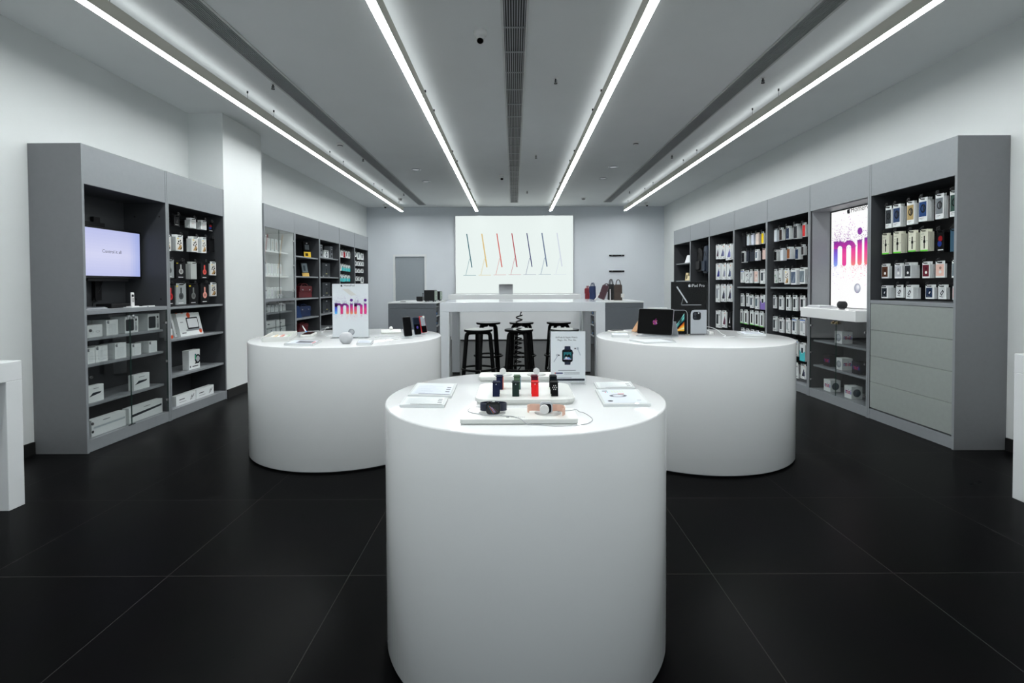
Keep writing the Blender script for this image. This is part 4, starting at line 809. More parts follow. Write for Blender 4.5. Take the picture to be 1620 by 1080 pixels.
hk = MB(); hk.cyl((XR-.02, 9.80, 2.075), (3.62, 9.80, 2.075), .006, n=8); hk.cyl((XR-.02, 9.44, 2.085), (3.60, 9.44, 2.085), .006, n=8)
hk.box(XR-.03, XR-.016, 9.05, 9.94, 2.06, 2.10); obj('hook_rail', hk, BLK, rJ)
leaning('tablet_stand_box', 'white flat box leaning on upper shelf nearest back wall', 3.58, 10.42, 1.767, .2, .17, .015, .35, .3, col=(226, 228, 230), side='R')
leaning('cream_card', 'cream box upright on lower shelf nearest back wall', 3.58, 10.50, 1.402, .1, .16, .03, .12, .2, col=(224, 206, 160), side='R', art=lambda p, w, h: p.rect(.2*w, .8*w, .2*h, .7*h, (120, 110, 90)))
leaning('cream_card', 'smaller cream box tilted at right of lower shelf', 3.56, 10.36, 1.402, .1, .1, .03, .4, .2, col=(226, 210, 170), side='R')

# ================================================================== BACK OF THE SHOP
t = thing('light_box', 'large lit white screen with seven slanted coloured bars on back wall', 'lit sign', (.013, YB-.03, 1.105))
x0, x1, z0, z1 = -1.50, 1.53, 1.106, 3.105
fr = MB(); fr.box(x0-.012, x1+.012, YB-.06, YB-.002, z1, z1+.012); fr.box(x0-.012, x0, YB-.06, YB-.002, z0, z1); fr.box(x1, x1+.012, YB-.06, YB-.002, z0, z1); fr.box(x0-.012, x1+.012, YB-.06, YB-.002, z0-.012, z0)
obj('frame', fr, ALU, t)
sm = MB(); sm.box(x0, x1, YB-.056, YB-.004, z0, z1, lin((233, 243, 240)))
p = Plane(sm, (0, YB-.056, 0), (1, 0, 0), (0, 0, 1), e=.0015)
for i, c in enumerate(((38, 98, 112), (214, 174, 76), (206, 80, 68), (172, 46, 58), (52, 52, 106), (40, 68, 116), (206, 212, 226))):
    a = -1.21+.3875*i; z = .003*i
    p.poly([(a-.012, 2.645+z), (a+.012, 2.648+z), (a+.142, 1.782+z), (a+.116, 1.780+z)], c)
    lt = mix(c, (226, 236, 238), .5); p.line((a+.07, 2.0+z), (a+.10, 2.005+z), .022, lt, 2); p.line((a+.068, 2.0+z), (a-.03, 1.585+z), .012, lt, 2); p.line((a-.09, 1.580+z), (a+.235, 1.580+z), .010, lt, 2)
obj('lit_panel', sm, LITP, t)
t = thing('service_counter', 'long white counter below the lit screen', 'counter', (.005, 12.4, 0))
obj('worktop', B(-1.56, 1.58, 11.985, 12.75, .985, 1.098), WLAM, t, bevel=.004)
obj('front_panel', B(-1.50, 1.56, 12.03, 12.06, .03, .985), WLAM, t)
sd = MB(); sd.box(-1.50, -1.47, 12.06, 12.70, .03, .985); sd.box(1.53, 1.56, 12.06, 12.70, .03, .985); obj('side_panels', sd, WLAM, t)
obj('toe_kick', B(-1.48, 1.54, 12.06, 12.6, 0, .03), BLACKP, t)
t = thing('laptop', 'silver laptop open on the white back counter, lid towards viewer', 'laptop', (-.195, 12.42, 1.099))
obj('base', B(-.365, -.025, 12.31, 12.55, 1.099, 1.113), ALU, t, bevel=.004)
ld = MB(); ld.prism(rr(-.17, .17, 0, .235, .012), .008, (-.195, 12.315, 1.112), (1, 0, 0), (0, -.18, 1)); lid = obj('lid', ld, ALU, t, bevel=.002)
lg = MB(); pq = Plane(lg, (-.195, 12.3145, 1.112), (1, 0, 0), (0, -.18, 1), e=.0016); pq.logo(0, .115, .055, (250, 252, 255)); obj('logo', lg, LITP, lid)
def rail(z, lab):
    t = thing('wall_rail', lab, 'wall bracket', (2.665, YB-.02, z))
    obj('bar', B(2.47, 2.86, YB-.03, YB-.001, z-.022, z+.022), BLK, t, bevel=.003)
    for x in (2.54, 2.79): obj('bolt', MB().cyl((x, YB-.03, z+.004), (x, YB-.034, z+.004), .012, n=10), CHROME, t)
rail(2.076, 'upper of two short black rails on the back wall'); rail(1.668, 'lower of two short black rails on the back wall')
def island(x0, x1, s, label):
    """slate display unit; s is the side its open niche looks to"""
    y0, y1, h = 10.5, 12.0, .945
    t = thing('display_unit', label, 'display unit', ((x0+x1)/2, (y0+y1)/2, 0))
    xn = x1 if s > 0 else x0; xo = x0 if s > 0 else x1
    obj('front_panel', B(x0, x1, y0, y0+.022, .03, .845), UNIT, t)
    obj('drawer', B(x0, x1, y0, y0+.022, .851, h), UNIT, t)
    bd = MB(); bd.box(xo, xo+s*.02, y0+.022, y1, .03, h); bd.box(x0, x1, y1-.02, y1, .03, h); bd.box(xn-s*.33, xn-s*.35, y0+.022, y1-.02, .03, h); bd.box(xn, xn-s*.35, y0+.55, y0+.57, .03, h); bd.box(xn, xn-s*.02, y0+.57, y1, .03, h); bd.box(x0+.02, x1-.02, y0+.022, y1-.02, .86, .88)
    obj('body', bd, LAM, t)
    for z in (.24, .47, .68): obj('shelf', B(xn-s*.003, xn-s*.33, y0+.022, y0+.55, z-.018, z), LAM, t)
    obj('toe_kick', B(x0+.03, x1-.03, y0+.03, y1-.03, 0, .03), BLACKP, t)
    obj('worktop', B(x0-.012, x1+.012, y0-.012, y1+.05, h+.002, h+.03), WLAM, t, bevel=.003)
    return t
island(-2.615, -1.617, 1, 'slate grey display unit at the left before the back door')
island(1.665, 2.69, -1, 'slate grey display unit at the right carrying handbags')
i = 0
for z, k, col in ((.681, 0, W1), (.471, 1, W1), (.241, 2, (30, 34, 40))):
    for x, s, sd in ((1.70, 'R', 'right'), (-1.66, 'L', 'left')):
        c = col if s == 'R' else (36, 38, 42)
        gbox('accessory_box', x, 10.58, 10.76, z, .13, .12, s, f'{"white" if c == W1 else "dark"} box in {sd} slate unit niche, {("top", "middle", "lower")[k]} level, nearer', 'box', 'boxes in the unit niches', col=c, art=lambda p, w, h: p.disc(.5*w, .5*h, .16*w, (70, 74, 80)))
        gbox('accessory_box', x, 10.80, 10.96, z, .10, .12, s, f'small dark box in {sd} slate unit niche, {("top", "middle", "lower")[k]} level, farther', 'box', 'boxes in the unit niches', col=(24, 26, 30), art=lambda p, w, h: p.rect(.2*w, .5*w, .2*h, .6*h, (90, 150, 210)))
zt = .976
def bookshelf_speaker(label, xc, yc, w, dep, h):
    t = thing('loudspeaker', label, 'speaker', (xc, yc, zt))
    obj('cabinet', B(xc-w/2, xc+w/2, yc-dep/2, yc+dep/2, zt+.018, zt+h), BLK, t, bevel=.006)
    obj('grille', B(xc+w/2, xc+w/2+.012, yc-dep/2+.012, yc+dep/2-.012, zt+.03, zt+h-.012), mat('speaker_grille', (.30, .36, .31), .7, noise=.3, nscale=300, bump=.5), t, bevel=.003)
    obj('badge', B(xc+w/2+.0121, xc+w/2+.016, yc-.04, yc+.04, zt+h*.5, zt+h*.5+.018), ALU, t)
    for sx in (-1, 1):
        for sy in (-1, 1): obj('foot', MB().cyl((xc+sx*w*.36, yc+sy*dep*.36, zt), (xc+sx*w*.36, yc+sy*dep*.36, zt+.018), .016, n=12), BLK, t)
bookshelf_speaker('nearer black loudspeaker with pale grille on the left slate unit', -1.80, 10.92, .22, .36, .245)
bookshelf_speaker('farther black loudspeaker with pale grille on the left slate unit', -1.735, 11.55, .13, .30, .215)
t = thing('small_amplifier', 'small black device beside the loudspeakers on left slate unit', 'audio device', (-2.07, 11.15, zt))
obj('body', B(-2.135, -2.005, 11.05, 11.25, zt+.012, zt+.105), BLK, t, bevel=.006)
an = MB(); an.cyl((-2.02, 11.2, zt+.1), (-2.015, 11.2, zt+.165), .006, n=8); an.cyl((-2.015, 11.2, zt+.165), (-2.015, 11.2, zt+.18), .014, n=10); obj('knob', an, BLK, t)
ft = MB(); ft.box(-2.12, -2.02, 11.06, 11.24, zt, zt+.012); obj('foot', ft, BLK, t)
obj('charging_disc', MB().lathe([(.001, 0), (.06, 0), (.062, .006), (.055, .012), (.001, .012)], (-2.36, 10.75, zt), 28), BLK, None, 'thin black disc lying on the left slate unit', 'disc')
def handbag(label, x, y, M, w, h, dep, yaw, lean, hh, name='handbag'):
    return hbag(name, label, x, y, zt, w, h, dep, M, yaw, hh, lean, .82, False)
handbag('red handbag leftmost on the right slate unit', 1.735, 11.88, RED, .13, .27, .07, -.9, .0, .06)
handbag('blue handbag between red and maroon ones, right slate unit', 1.80, 11.55, NAVY, .15, .32, .07, -.85, 0, .08)
t = handbag('maroon handbag tilted on a white prop, right slate unit', 1.93, 11.2, MAROON, .15, .32, .08, -.55, .0, .05); t.rotation_euler = (0, math.radians(22), -.45); t.location.z += .035
handbag('black tall handbag with loop handles, right slate unit', 2.20, 11.45, BLEA, .15, .36, .08, -.7, 0, .12)
handbag('dark brown tall handbag beside the black one, right slate unit', 2.31, 11.2, BROWN, .19, .35, .08, -.3, 0, .12)
for x, y, lab, ln in ((2.09, 10.98, 'upright white rod stand right of the maroon handbag', 0), (1.74, 10.95, 'slanted white rod stand before the blue handbag', .11)):
    st = thing('bag_stand', lab, 'stand', (x, y, zt))
    obj('foot', MB().cyl((x, y, zt), (x, y, zt+.008), .035, n=20), WPLA, st); obj('rod', MB().cyl((x, y, zt+.008), (x+ln, y, zt+(.25 if not ln else .15)), .009, n=10), WPLA, st)
t = thing('price_tag', 'white tag card standing before the dark brown handbag', 'tag', (2.36, 10.95, zt))
obj('card', B(2.32, 2.39, 10.95, 10.954, zt+.07, zt+.15), WPLA, t); obj('stem', B(2.345, 2.36, 10.949, 10.955, zt+.006, zt+.09), WPLA, t); obj('foot', B(2.31, 2.39, 10.92, 10.98, zt, zt+.006), WPLA, t)
# ---- high table and stools
t = thing('high_table', 'white bar-height table with frame legs before the lit screen', 'table', (.107, 6.96, 0))
obj('tabletop', B(-.925, 1.137, 6.3, 7.62, .99, 1.108), WTAB, t, bevel=.004)
for x in (-.925, 1.022):
    for y in (6.3, 7.5):
        lg = obj('leg', B(x, x+.115, y, y+.12, .03, .99), WTAB, t, bevel=.003)
        obj('black_foot', B(x+.008, x+.107, y+.008, y+.112, 0, .03), BLACKP, lg)
def stool_proto(loc, yaw, label):
    t = thing('bar_stool', label, 'stool', loc, yaw, 'black bar stools at the high table')
    st = MB().lathe([(.001, .722), (.180, .722), (.186, .727), (.186, .748), (.183, .751)], n=40); st.lathe([(.183, .751), (.001, .7515)], n=40, m=1, sm=False)
    obj('seat', st, [WOODB, STOOLT], t, local=True)
    for k in range(4):
        a = PI/2*k; pts = [(.03, .709), (.10, .708), (.132, .70), (.150, .676), (.156, .64), (.168, .50), (.186, .28), (.208, 0)]
        pts = smooth([(r*math.cos(a), r*math.sin(a), z) for r, z in pts], 3, False)
        obj('leg', MB().tube(pts, .0265, 8), WOODB, t, local=True)
    obj('foot_ring', MB().tube([(.216*math.cos(2*PI*i/40), .216*math.sin(2*PI*i/40),   .24) for i in range(40)], .0145, 8, True), WOODB, t, local=True)
    for k in range(4):
        a = PI/2*k; obj('screw', MB().cyl((.2*math.cos(a), .2*math.sin(a), .242), (.232*math.cos(a), .232*math.sin(a), .242), .007, n=8), CHROME, t, local=True)
    return t
st0 = stool_proto((-.465, 6.57, 0), .17, 'left stool of the front row at the high table')
for x, y, a, l in ((.062, 6.56, .55, 'middle stool of the front row at the high table'), (.657, 6.56, .2, 'right stool of the front row, behind the watch sign'), (-.397, 7.80, .9, 'left stool of the back row at the high table'), (.115, 7.80, .5, 'middle stool of the back row at the high table'), (.69, 7.80, 1.1, 'right stool of the back row at the high table')):
    dup(st0, (x, y, 0), a, l)
cc = [(.10, 7.08, .985), (.10, 7.08, .94), (.085, 7.08, .90)]
n = 11*16
for i in range(n+1):
    f = i/n; a = 2*PI*11*f; zz = .90-.72*f
    cc.append((.055+.03*(1-f)*.6+.042*math.cos(a), 7.08+.042*math.sin(a), zz))
cc += [(.05, 7.08, .12)]
t = thing('coiled_cable', 'black coiled cable hanging from the high table to the floor', 'cable', (.055, 7.08, 0))
obj('cord', MB().tube(cc, .0085, 6), BLK, t)
obj('floor_socket', MB().lathe([(.001, 0), (.06, 0), (.058, .10), (.045, .125), (.001, .125)], (.055, 7.08, 0), 20), BLK, t)
obj('plug', B(.075, .125, 7.055, 7.105, .955, .989), BLK, t)
# ---- white parsons tables at the frame's edges
def side_table(x0, x1, y0, y1, h, label):
    t = thing('display_table', label, 'table', ((x0+x1)/2, (y0+y1)/2, 0))
    obj('tabletop', B(x0, x1, y0, y1, h-.115, h), WLAM, t, bevel=.003)
    for y in (y0, y1-.098): obj('leg', B(x0, x1, y, y+.098, 0, h-.115), WLAM, t, bevel=.003)
side_table(-3.60, -2.985, 1.65, 3.056, .879, 'white table cut off by the left edge of view')
side_table(3.06, 3.65, 1.65, 3.085, .889, 'white table cut off by the right edge of view')

# ================================================================== ROUND PLINTHS
HP = .89
def plinth(x, y, r, label):
    t = thing('round_plinth', label, 'display plinth', (x, y, 0), group='round white plinths')
    b = MB(); e = .004
    b.lathe([(r-.012, .012), (r-.003, .012), (r, .016), (r, HP-e*1.5), (r-e*.4, HP-e*.4), (r-e*1.5, HP)], (x, y, 0), 144)
    obj('body', b, WHITE, t)
    obj('toe_kick', MB().cyl((x, y, 0), (x, y, .012), r-.02, n=96), BLACKP, t)
plinth(.041, 1.972, .531, 'round white plinth in front with the watches')
plinth(-1.40, 4.29, .77, 'round white plinth at left with phones and a white ball speaker')
plinth(1.463, 4.19, .77, 'round white plinth at right with the tablet')

# ---- watch plinth
def tray(label, x0, x1, y0, y1, z1, r, th=.015):
    t = thing('display_tray', label, 'tray', ((x0+x1)/2, (y0+y1)/2, HP))
    m_ = MB(); m_.prism(rr(x0, x1, y0, y1, r, 8), th, (0, 0, z1-th), (1, 0, 0), (0, 1, 0)); obj('top', m_, OFFW, t, bevel=.0025)
    m_ = MB(); m_.prism(rr(x0+.006, x1-.006, y0+.006, y1-.006, max(.004, r-.006), 8), z1-th-HP, (0, 0, HP), (1, 0, 0), (0, 1, 0)); obj('base', m_, OFFW, t)
    return t
def dish(par, x, y, z): obj('charging_dish', MB().lathe([(.001, 0), (.043, 0), (.0435, .0008), (.001, .0008)], (x, y, z), 32), mat('grey_dish', (.55, .555, .54), .3), par)
t1 = tray('front white tray carrying the navy and pink watches', -.17, .198, 1.549, 1.69, .908, .012)
dish(t1, -.072, 1.625, .908); dish(t1, .108, 1.625, .908)
wm = MB(); pq = Plane(wm, (0, 1.566, .908), (1, 0, 0), (0, 1, 0)); pq.text('WATCH', -.012, 0, .012, (120, 122, 124), 1, 'LEFT'); pq.logo(-.021, .005, .012, (120, 122, 124)); obj('lettering', wm, PRINT, t1)
t2 = tray('middle white tray with eight watch bands', -.143, .222, 1.80, 2.112, .912, .05)
t3 = tray('rear white tray with two round chargers', -.159, .207, 2.245, 2.37, .912, .012)
for x in (-.052, .101): dish(t3, x, 2.298, .912)
for x, lab in ((-.052, 'left white round charger standing on the rear tray'), (.101, 'right white round charger standing on the rear tray')):
    t = thing('watch_charger', lab, 'charger', (x, 2.298, .9128), group='round chargers')
    pk = MB(); pk.cyl((x, 2.298, .9275), (x, 2.306, .9275), .0145, n=28); obj('puck', pk, WPLA, t, bevel=.0015)
    obj('stem', B(x-.006, x+.006, 2.300, 2.309, .9128, .9225), WPLA, t)
BANDS = [(-.067, 1.868, (30, 36, 60), (22, 26, 44), 'navy', 'h'), (.005, 1.868, (34, 48, 44), (26, 36, 34), 'dark green', 'h'), (.076, 1.868, (232, 40, 42), (200, 30, 34), 'bright red', 'h'), (.148, 1.868, (18, 18, 20), (14, 14, 15), 'black perforated', 'p'),
         (-.058, 1.99, (28, 34, 62), (236, 132, 104), 'navy orange-edged', ''), (.0105, 1.99, (86, 110, 86), (130, 160, 190), 'olive green', ''), (.079, 1.99, (92, 32, 46), (224, 60, 60), 'burgundy red-edged', ''), (.152, 1.99, (12, 20, 26), (40, 44, 48), 'plain black', '')]
for x, y, c, ci, nm, kind in BANDS:
    row = 'front' if y < 1.9 else 'rear'
    t = thing('watch_band', f'{nm} watch band arched over a holder, {row} row', 'watch band', (x, y, .9125), group='watch bands on the middle tray')
    path = smooth([(-.024, .0), (-.021, .022), (-.0165, .042), (-.007, .0525), (.006, .052), (.015, .041), (.02, .022), (.0225, .0)], 4, False)
    st = MB(); st.ribbon(path, .0245, .0022, 'x', col=lin(c))
    pq = Plane(st, (0, -.0232, .0), (1, 0, 0), (0, .136, 1), e=.0019)
    if kind == 'h':
        for k in range(5): pq.disc(0, .036-.0065*k, .0011, mix(c, (0, 0, 0), .6), 1, 8)
        pq.disc(0, .044, .0018, (220, 222, 224), 1.6, 8)
    if kind == 'p':
        for k in range(6):
            for a in ((-.007, 0, .007) if k % 2 else (-.0035, .0035)): pq.disc(a, .038-.0066*k, .0017, (214, 216, 214), 1, 6, .0026)
    obj('strap', st, PRINT, t, local=True)
    p2 = [(a*.86, b_*.94) for a, b_ in path]
    obj('lining', MB().ribbon(p2, .0275 if row == 'rear' else .0255, .0018, 'x', (.0012 if row == 'rear' else 0, 0, 0), col=lin(ci)), PRINT, t, local=True, label='contrasting inner lining')
    bk = MB(); bk.box(-.0155, .0155, -.018, -.010, .0495, .0525); obj('buckle', bk, mat('dark_buckle', lin(mix(c, (60, 60, 64), .3)), .3, metal=.4), t, local=True, bevel=.0008)
    hd = MB(); hd.box(x-.010, x+.010, y-.0135, y+.0135, .9122, .945); obj('band_holder', hd, OFFW, t2, bevel=.002)
# navy watch
t = thing('smart_watch', 'navy watch with lit face on the front tray', 'watch', (-.068, 1.612, .909))
cs = MB(); cs.prism(rr(-.0225, .0225, -.0185, .0185, .010, 6), .011, (-.068, 1.612, .9275), (1, 0, 0), (0, .15, 1)); obj('case', cs, GLOSSB, t, bevel=.002)
fc = MB(); pq = Plane(fc, (-.068, 1.6005, .9259), (1, 0, 0), (0, .15, 1), e=.0007); pq.rrect(-.019, .019, -.0155, .0155, .007, (8, 8, 10))
for i, c in enumerate(((40, 90, 110), (180, 90, 50), (150, 150, 190), (170, 130, 160), (40, 70, 90), (90, 50, 40))): pq.line((-.016+.004*i, .012-.002*i), (-.002+.0034*i, -.013+.001*i), .0011, c, 2)
obj('watch_face', fc, mat('watch_screen', None, .1, attr=True, emit=1.0), t)
obj('crown', MB().cyl((-.079, 1.609, .9455), (-.079, 1.609, .949), .0035, n=12), GLOSSB, t)
for sx in (-1, 1):
    obj('strap', MB().ribbon(smooth([(sx*.0225, 0), (sx*.032, .003), (sx*.041, .012), (sx*.040, .024), (sx*.024, .034), (sx*.004, .036)], 4, False), .024, .0024, 'z', (-.068, 1.613, .9285)), NVR, t)
# pink watch
t = thing('smart_watch', 'silver watch with open pink strap and white charger on it', 'watch', (.102, 1.618, .909))
cs = MB(); cs.prism(rr(-.0205, .0205, -.0175, .0175, .009, 6), .011, (.102, 1.618, .928), (1, 0, 0), (0, .12, 1)); obj('case', cs, ALU, t, bevel=.002)
bkp = MB(); pq = Plane(bkp, (.102, 1.6065, .9268), (1, 0, 0), (0, .12, 1), e=.0007); pq.rrect(-.016, .016, -.014, .014, .008, (28, 30, 34)); obj('watch_back', bkp, PRINT, t)
obj('strap', MB().ribbon(smooth([(-.0205, 0), (-.036, .004), (-.052, .002), (-.060, -.012), (-.056, -.022)], 4, False), .022, .0024, 'z', (.102, 1.618, .9265), wl=None), PINKS, t)
obj('strap', MB().ribbon(smooth([(.0205, 0), (.036, .003), (.050, -.006), (.057, -.024), (.054, -.046), (.047, -.060)], 4, False), .022, .0024, 'z', (.102, 1.618, .9255)), PINKS, t)
pk = MB(); pk.cyl((.095, 1.6045, .925), (.095, 1.596, .9245), .0148, n=32); obj('charging_puck', pk, WPLA, t, bevel=.0015)
cable = lambda pts, r=.0013: MB().tube(smooth(pts, 5, False), r, 6)
GREYC = mat('grey_cable', (.42, .43, .45), .4)
obj('charging_cable', cable([(-.08, 1.655, .9098), (-.123, 1.70, .9098), (-.152, 1.672, .9098), (-.146, 1.632, .9098), (-.12, 1.6105, .9098), (-.0745, 1.5885, .9098), (-.012, 1.577, .9098), (.005, 1.560, .9098), (.02, 1.546, .9085), (.04, 1.540, .895), (.075, 1.5425, .8916), (.118, 1.529, .8916), (.173, 1.533, .8916), (.224, 1.554, .8916), (.249, 1.607, .8916), (.236, 1.68, .8916), (.218, 1.70, .8925), (.208, 1.668, .906), (.1985, 1.655, .9102), (.185, 1.646, .9098), (.17, 1.642, .9098), (.14, 1.635, .9098)]), GREYC, None, 'thin grey charging cable looping around the front tray', 'cable')
# signs in clear stands
def sign(label, x0, x1, y, z0, z1, art, foot=(.0, .0), name='sign_holder', depth=.006, bg=(240, 243, 247)):
    t = thing(name, label, 'sign', ((x0+x1)/2, y, z0))
    a = B(x0, x1, y-depth/2, y-.0012, z0, z1); a.box(x0, x1, y+.0012, y+depth/2, z0, z1); obj('clear_stand', a, ACRY, t)
    f_ = B(x0+foot[0], x1-foot[1], y-.055, y+.055, z0-.0005, z0+.004); obj('foot', f_, ACRY, t)
    s_ = MB(); e = .006; s_.box(x0+e, x1-e, y-.001, y+.001, z0+e, z1-e*.6, lin(bg)); art(Plane(s_, (x0, y-.001, z0), (1, 0, 0), (0, 0, 1), e=.00012), x1-x0, z1-z0); obj('printed_sheet', s_, PRINT, t)
    return t
def art_watch(p, w, h):
    k = w/673.0; X_ = lambda v: (v-45)*k; Z_ = lambda v: (1030-v)*k*1.0
    p.text('AirPods & Apple Watch.', X_(358), Z_(224), .0098, (30, 32, 38), 2); p.text('Magic. On. The. Go.', X_(362), Z_(274), .0102, (30, 32, 38), 2)
    p.poly([(X_(316), Z_(440)), (X_(322), Z_(370)), (X_(424), Z_(370)), (X_(430), Z_(440))], (34, 38, 58), 2); p.poly([(X_(316), Z_(640)), (X_(322), Z_(706)), (X_(424), Z_(706)), (X_(432), Z_(640))], (44, 48, 66), 2)
    p.rrect(X_(275), X_(466), Z_(658), Z_(428), .009, (30, 33, 48), 3); p.rrect(X_(283), X_(458), Z_(648), Z_(440), .008, (10, 11, 14), 4); p.rect(X_(303), X_(442), Z_(612), Z_(478), (44, 116, 122), 5)
    p.rect(X_(462), X_(476), Z_(515), Z_(478), (30, 33, 48), 2)
    p.disc(X_(345), Z_(560), .007, (14, 14, 16), 6, 12, .011); p.disc(X_(400), Z_(560), .008, (16, 16, 18), 6, 12, .011); p.disc(X_(350), Z_(585), .006, (220, 224, 230), 7, 10); p.disc(X_(392), Z_(592), .006, (150, 190, 226), 7, 10); p.rect(X_(303), X_(442), Z_(612), Z_(598), (190, 170, 210), 8)
    for a, b_, c, d_ in ((195, 545, 125, 655), (560, 425, 605, 538)):
        p.line((X_(a), Z_(b_)), (X_(c), Z_(d_)), .003, (178, 184, 196), 3); p.disc(X_(a-6), Z_(b_-12), .0058, (188, 193, 203), 4, 12); p.disc(X_(a+22 if a < 300 else a-50), Z_(b_-12), .0035, (50, 52, 58), 5, 8)
    p.rect(X_(205), X_(520), Z_(812), Z_(800), (130, 134, 140), 2); p.rect(X_(140), X_(158), Z_(868), Z_(845), (200, 90, 80), 2); p.rect(X_(160), X_(288), Z_(868), Z_(845), (70, 80, 120), 2)
    for v in (845, 866): p.rect(X_(312), X_(590), Z_(v+8), Z_(v), (134, 138, 144), 2)
    p.rect(X_(180), X_(445), Z_(943), Z_(934), (140, 144, 150), 2); p.rect(X_(70), X_(682), Z_(996), Z_(958), (58, 62, 70), 2)
sign('small white sign showing a watch, behind the watch bands', .154, .318, 2.214, HP+.001, 1.120, art_watch, (.09, .01))
def art_pod(p, w, h):
    spray_word(p, .024, .197, .090, 1)
    p.text('HomePod', .47*w, .945*h, .022, (40, 42, 46), 2); p.logo(.47*w-.062, .945*h+.007, .018, (40, 42, 46), 2)
    p.poly([(.28*w, .9*h), (.45*w, .9*h), (.66*w, .79*h), (.52*w, .77*h)], (228, 226, 222), 2)
    for i in range(5): p.disc(.52*w+.0012*i, .107*h+.0012*i, .0265-.0035*i, mix((140, 143, 150), (206, 208, 213), i/5), 2+i, 20)
sign('white sign with purple sprayed lettering on the left plinth', -1.505, -1.196, 4.172, HP+.001, 1.341, art_pod)
def art_pad(p, w, h):
    e = .008; p.rect(e, w-e, .24*h, h-.006, (10, 10, 12))
    p.text('iPad Pro', .74*w, .895*h, .034, (226, 228, 230), 3); p.logo(.74*w-.073, .895*h+.012, .024, (226, 228, 230), 3)
    p.line((.175*w, .90*h), (.455*w, .60*h), .011, (196, 199, 203), 3); p.line((.35*w, .70*h), (.295*w, .565*h), .004, (150, 153, 157), 3); p.line((.30*w, .558*h), (.83*w, .558*h), .005, (170, 173, 176), 3)
    p.rect(e, w-e, .006, .245*h, (10, 10, 12), 1)
    p.poly([(e, .008), (e, .465*h), (.37*w, .465*h), (.42*w, .455*h), (.455*w, .42*h), (.462*w, .38*h), (.462*w, .008)], (170, 173, 176), 4); p.poly([(e, .008), (e, .455*h), (.37*w, .455*h), (.41*w, .447*h), (.442*w, .415*h), (.45*w, .38*h), (.45*w, .008)], (8, 8, 9), 5)
    for i in range(6): c = mix((36, 150, 150), (170, 232, 222), (i % 3)/2); p.poly([(.1*w+.04*w*i*.2, .1*h+.014*h*i), (.14*w+.006*w*i, .1*h+.016*h*i), (.375*w, .30*h+.02*h*i), (.375*w, .28*h+.02*h*i)], c, 6+i*.1)
    for i, c in enumerate(((206, 92, 30), (244, 150, 30), (252, 204, 90), (255, 236, 190), (250, 190, 60))): p.poly([(.1*w, .02*h+.012*h*i), (.1*w, .03*h+.012*h*i), (.375*w, .24*h-.034*h*i), (.375*w, .206*h-.034*h*i)], c, 7+i*.1)
    p.poly([(.545*w, .008), (.545*w, .38*h), (.555*w, .42*h), (.59*w, .455*h), (.64*w, .465*h), (w-e, .465*h), (w-e, .008)], (186, 190, 196), 5)
    p.rrect(.60*w, .82*w, .275*h, .43*h, .02, (22, 24, 28), 6); p.disc(.665*w, .385*h, .013, (60, 64, 72), 7, 14); p.disc(.665*w, .32*h, .013, (50, 54, 62), 7, 14); p.disc(.76*w, .405*h, .006, (230, 232, 234), 7, 10)
sign('black sign with a tablet picture on the right plinth', 1.333, 1.652, 4.312, HP+.001, 1.347, art_pad, bg=(30, 30, 32))
# flat clear information boards
def board(label, cs, z, th, art=None, name='information_board', paper=(206, 212, 220)):
    """cs: front-left, front-right, back-right, back-left corners"""
    t = thing(name, label, 'information board', (sum(c[0] for c in cs)/4, sum(c[1] for c in cs)/4, z))
    m_ = MB(); m_.prism(list(cs), th, (0, 0, z+.0005), (1, 0, 0), (0, 1, 0)); obj('clear_block', m_, ACRB, t)
    if art is not None:
        fl, fr_, brr, bl = [Vector((*c, z+th+.0009)) for c in cs]
        o = fl+(fr_-fl)*.05+(bl-fl)*.06; u = (fr_-fl).normalized(); v = (bl-fl).normalized(); w = (fr_-fl).length*.9; h = (bl-fl).length*.88
        s_ = MB(); p = Plane(s_, o, u, v, e=.0004); p.rect(0, w, 0, h, paper); art(p, w, h); obj('printed_sheet', s_, PRINT, t)
    return t
def art_list(p, w, h):
    for i in range(9): p.rect(.08*w, (.35+.1*((i*7) % 5))*w, (.12+.085*i)*h, (.135+.085*i)*h, (170, 176, 184), 2)
    for i in range(3): p.rect(.86*w, .97*w, (.22+.2*i)*h, (.29+.2*i)*h, (92, 90, 96), 2)
    p.rect(.2*w, w, .01*h, .045*h, (110, 112, 118), 2)
def art_feat(p, w, h):
    p.ring(.42*w, .5*h, .14*w, .22*w, (104, 106, 114), 2, 22, .7); p.rect(.44*w, .6*w, .60*h, .66*h, (206, 150, 150), 3); p.rect(.08*w, .22*w, .86*h, .91*h, (50, 52, 58), 2); p.rect(.14*w, .17*w, .76*h, .81*h, (200, 80, 90), 2); p.rect(.19*w, .22*w, .76*h, .81*h, (110, 180, 196), 2)
    for i in range(5): p.rect((.32+.07*i)*w, (.35+.07*i)*w, .74*h, .92*h, (206, 218, 190), 2)
    p.disc(.15*w, .13*h, .07*w, (60, 62, 68), 2, 10); p.rect(.8*w, .9*w, .14*h, .17*h, (150, 150, 156), 2)
board('clear information board at left on the watch plinth, rear one', ((-.412, 1.946), (-.240, 1.917), (-.246, 2.165), (-.421, 2.185)), HP, .009, art_list)
board('clear information board at left on the watch plinth, front one', ((-.406, 1.777), (-.246, 1.767), (-.249, 1.888), (-.415, 1.915)), HP, .009, art_list, paper=(214, 219, 218))
board('clear information board at right on the watch plinth, rear one', ((.337, 2.052), (.494, 2.06), (.505, 2.190), (.344, 2.182)), HP, .009, art_list, paper=(214, 219, 218))
board('clear information board at right with a watch diagram', ((.314, 1.772), (.482, 1.780), (.498, 2.03), (.327, 2.03)), HP, .009, art_feat)

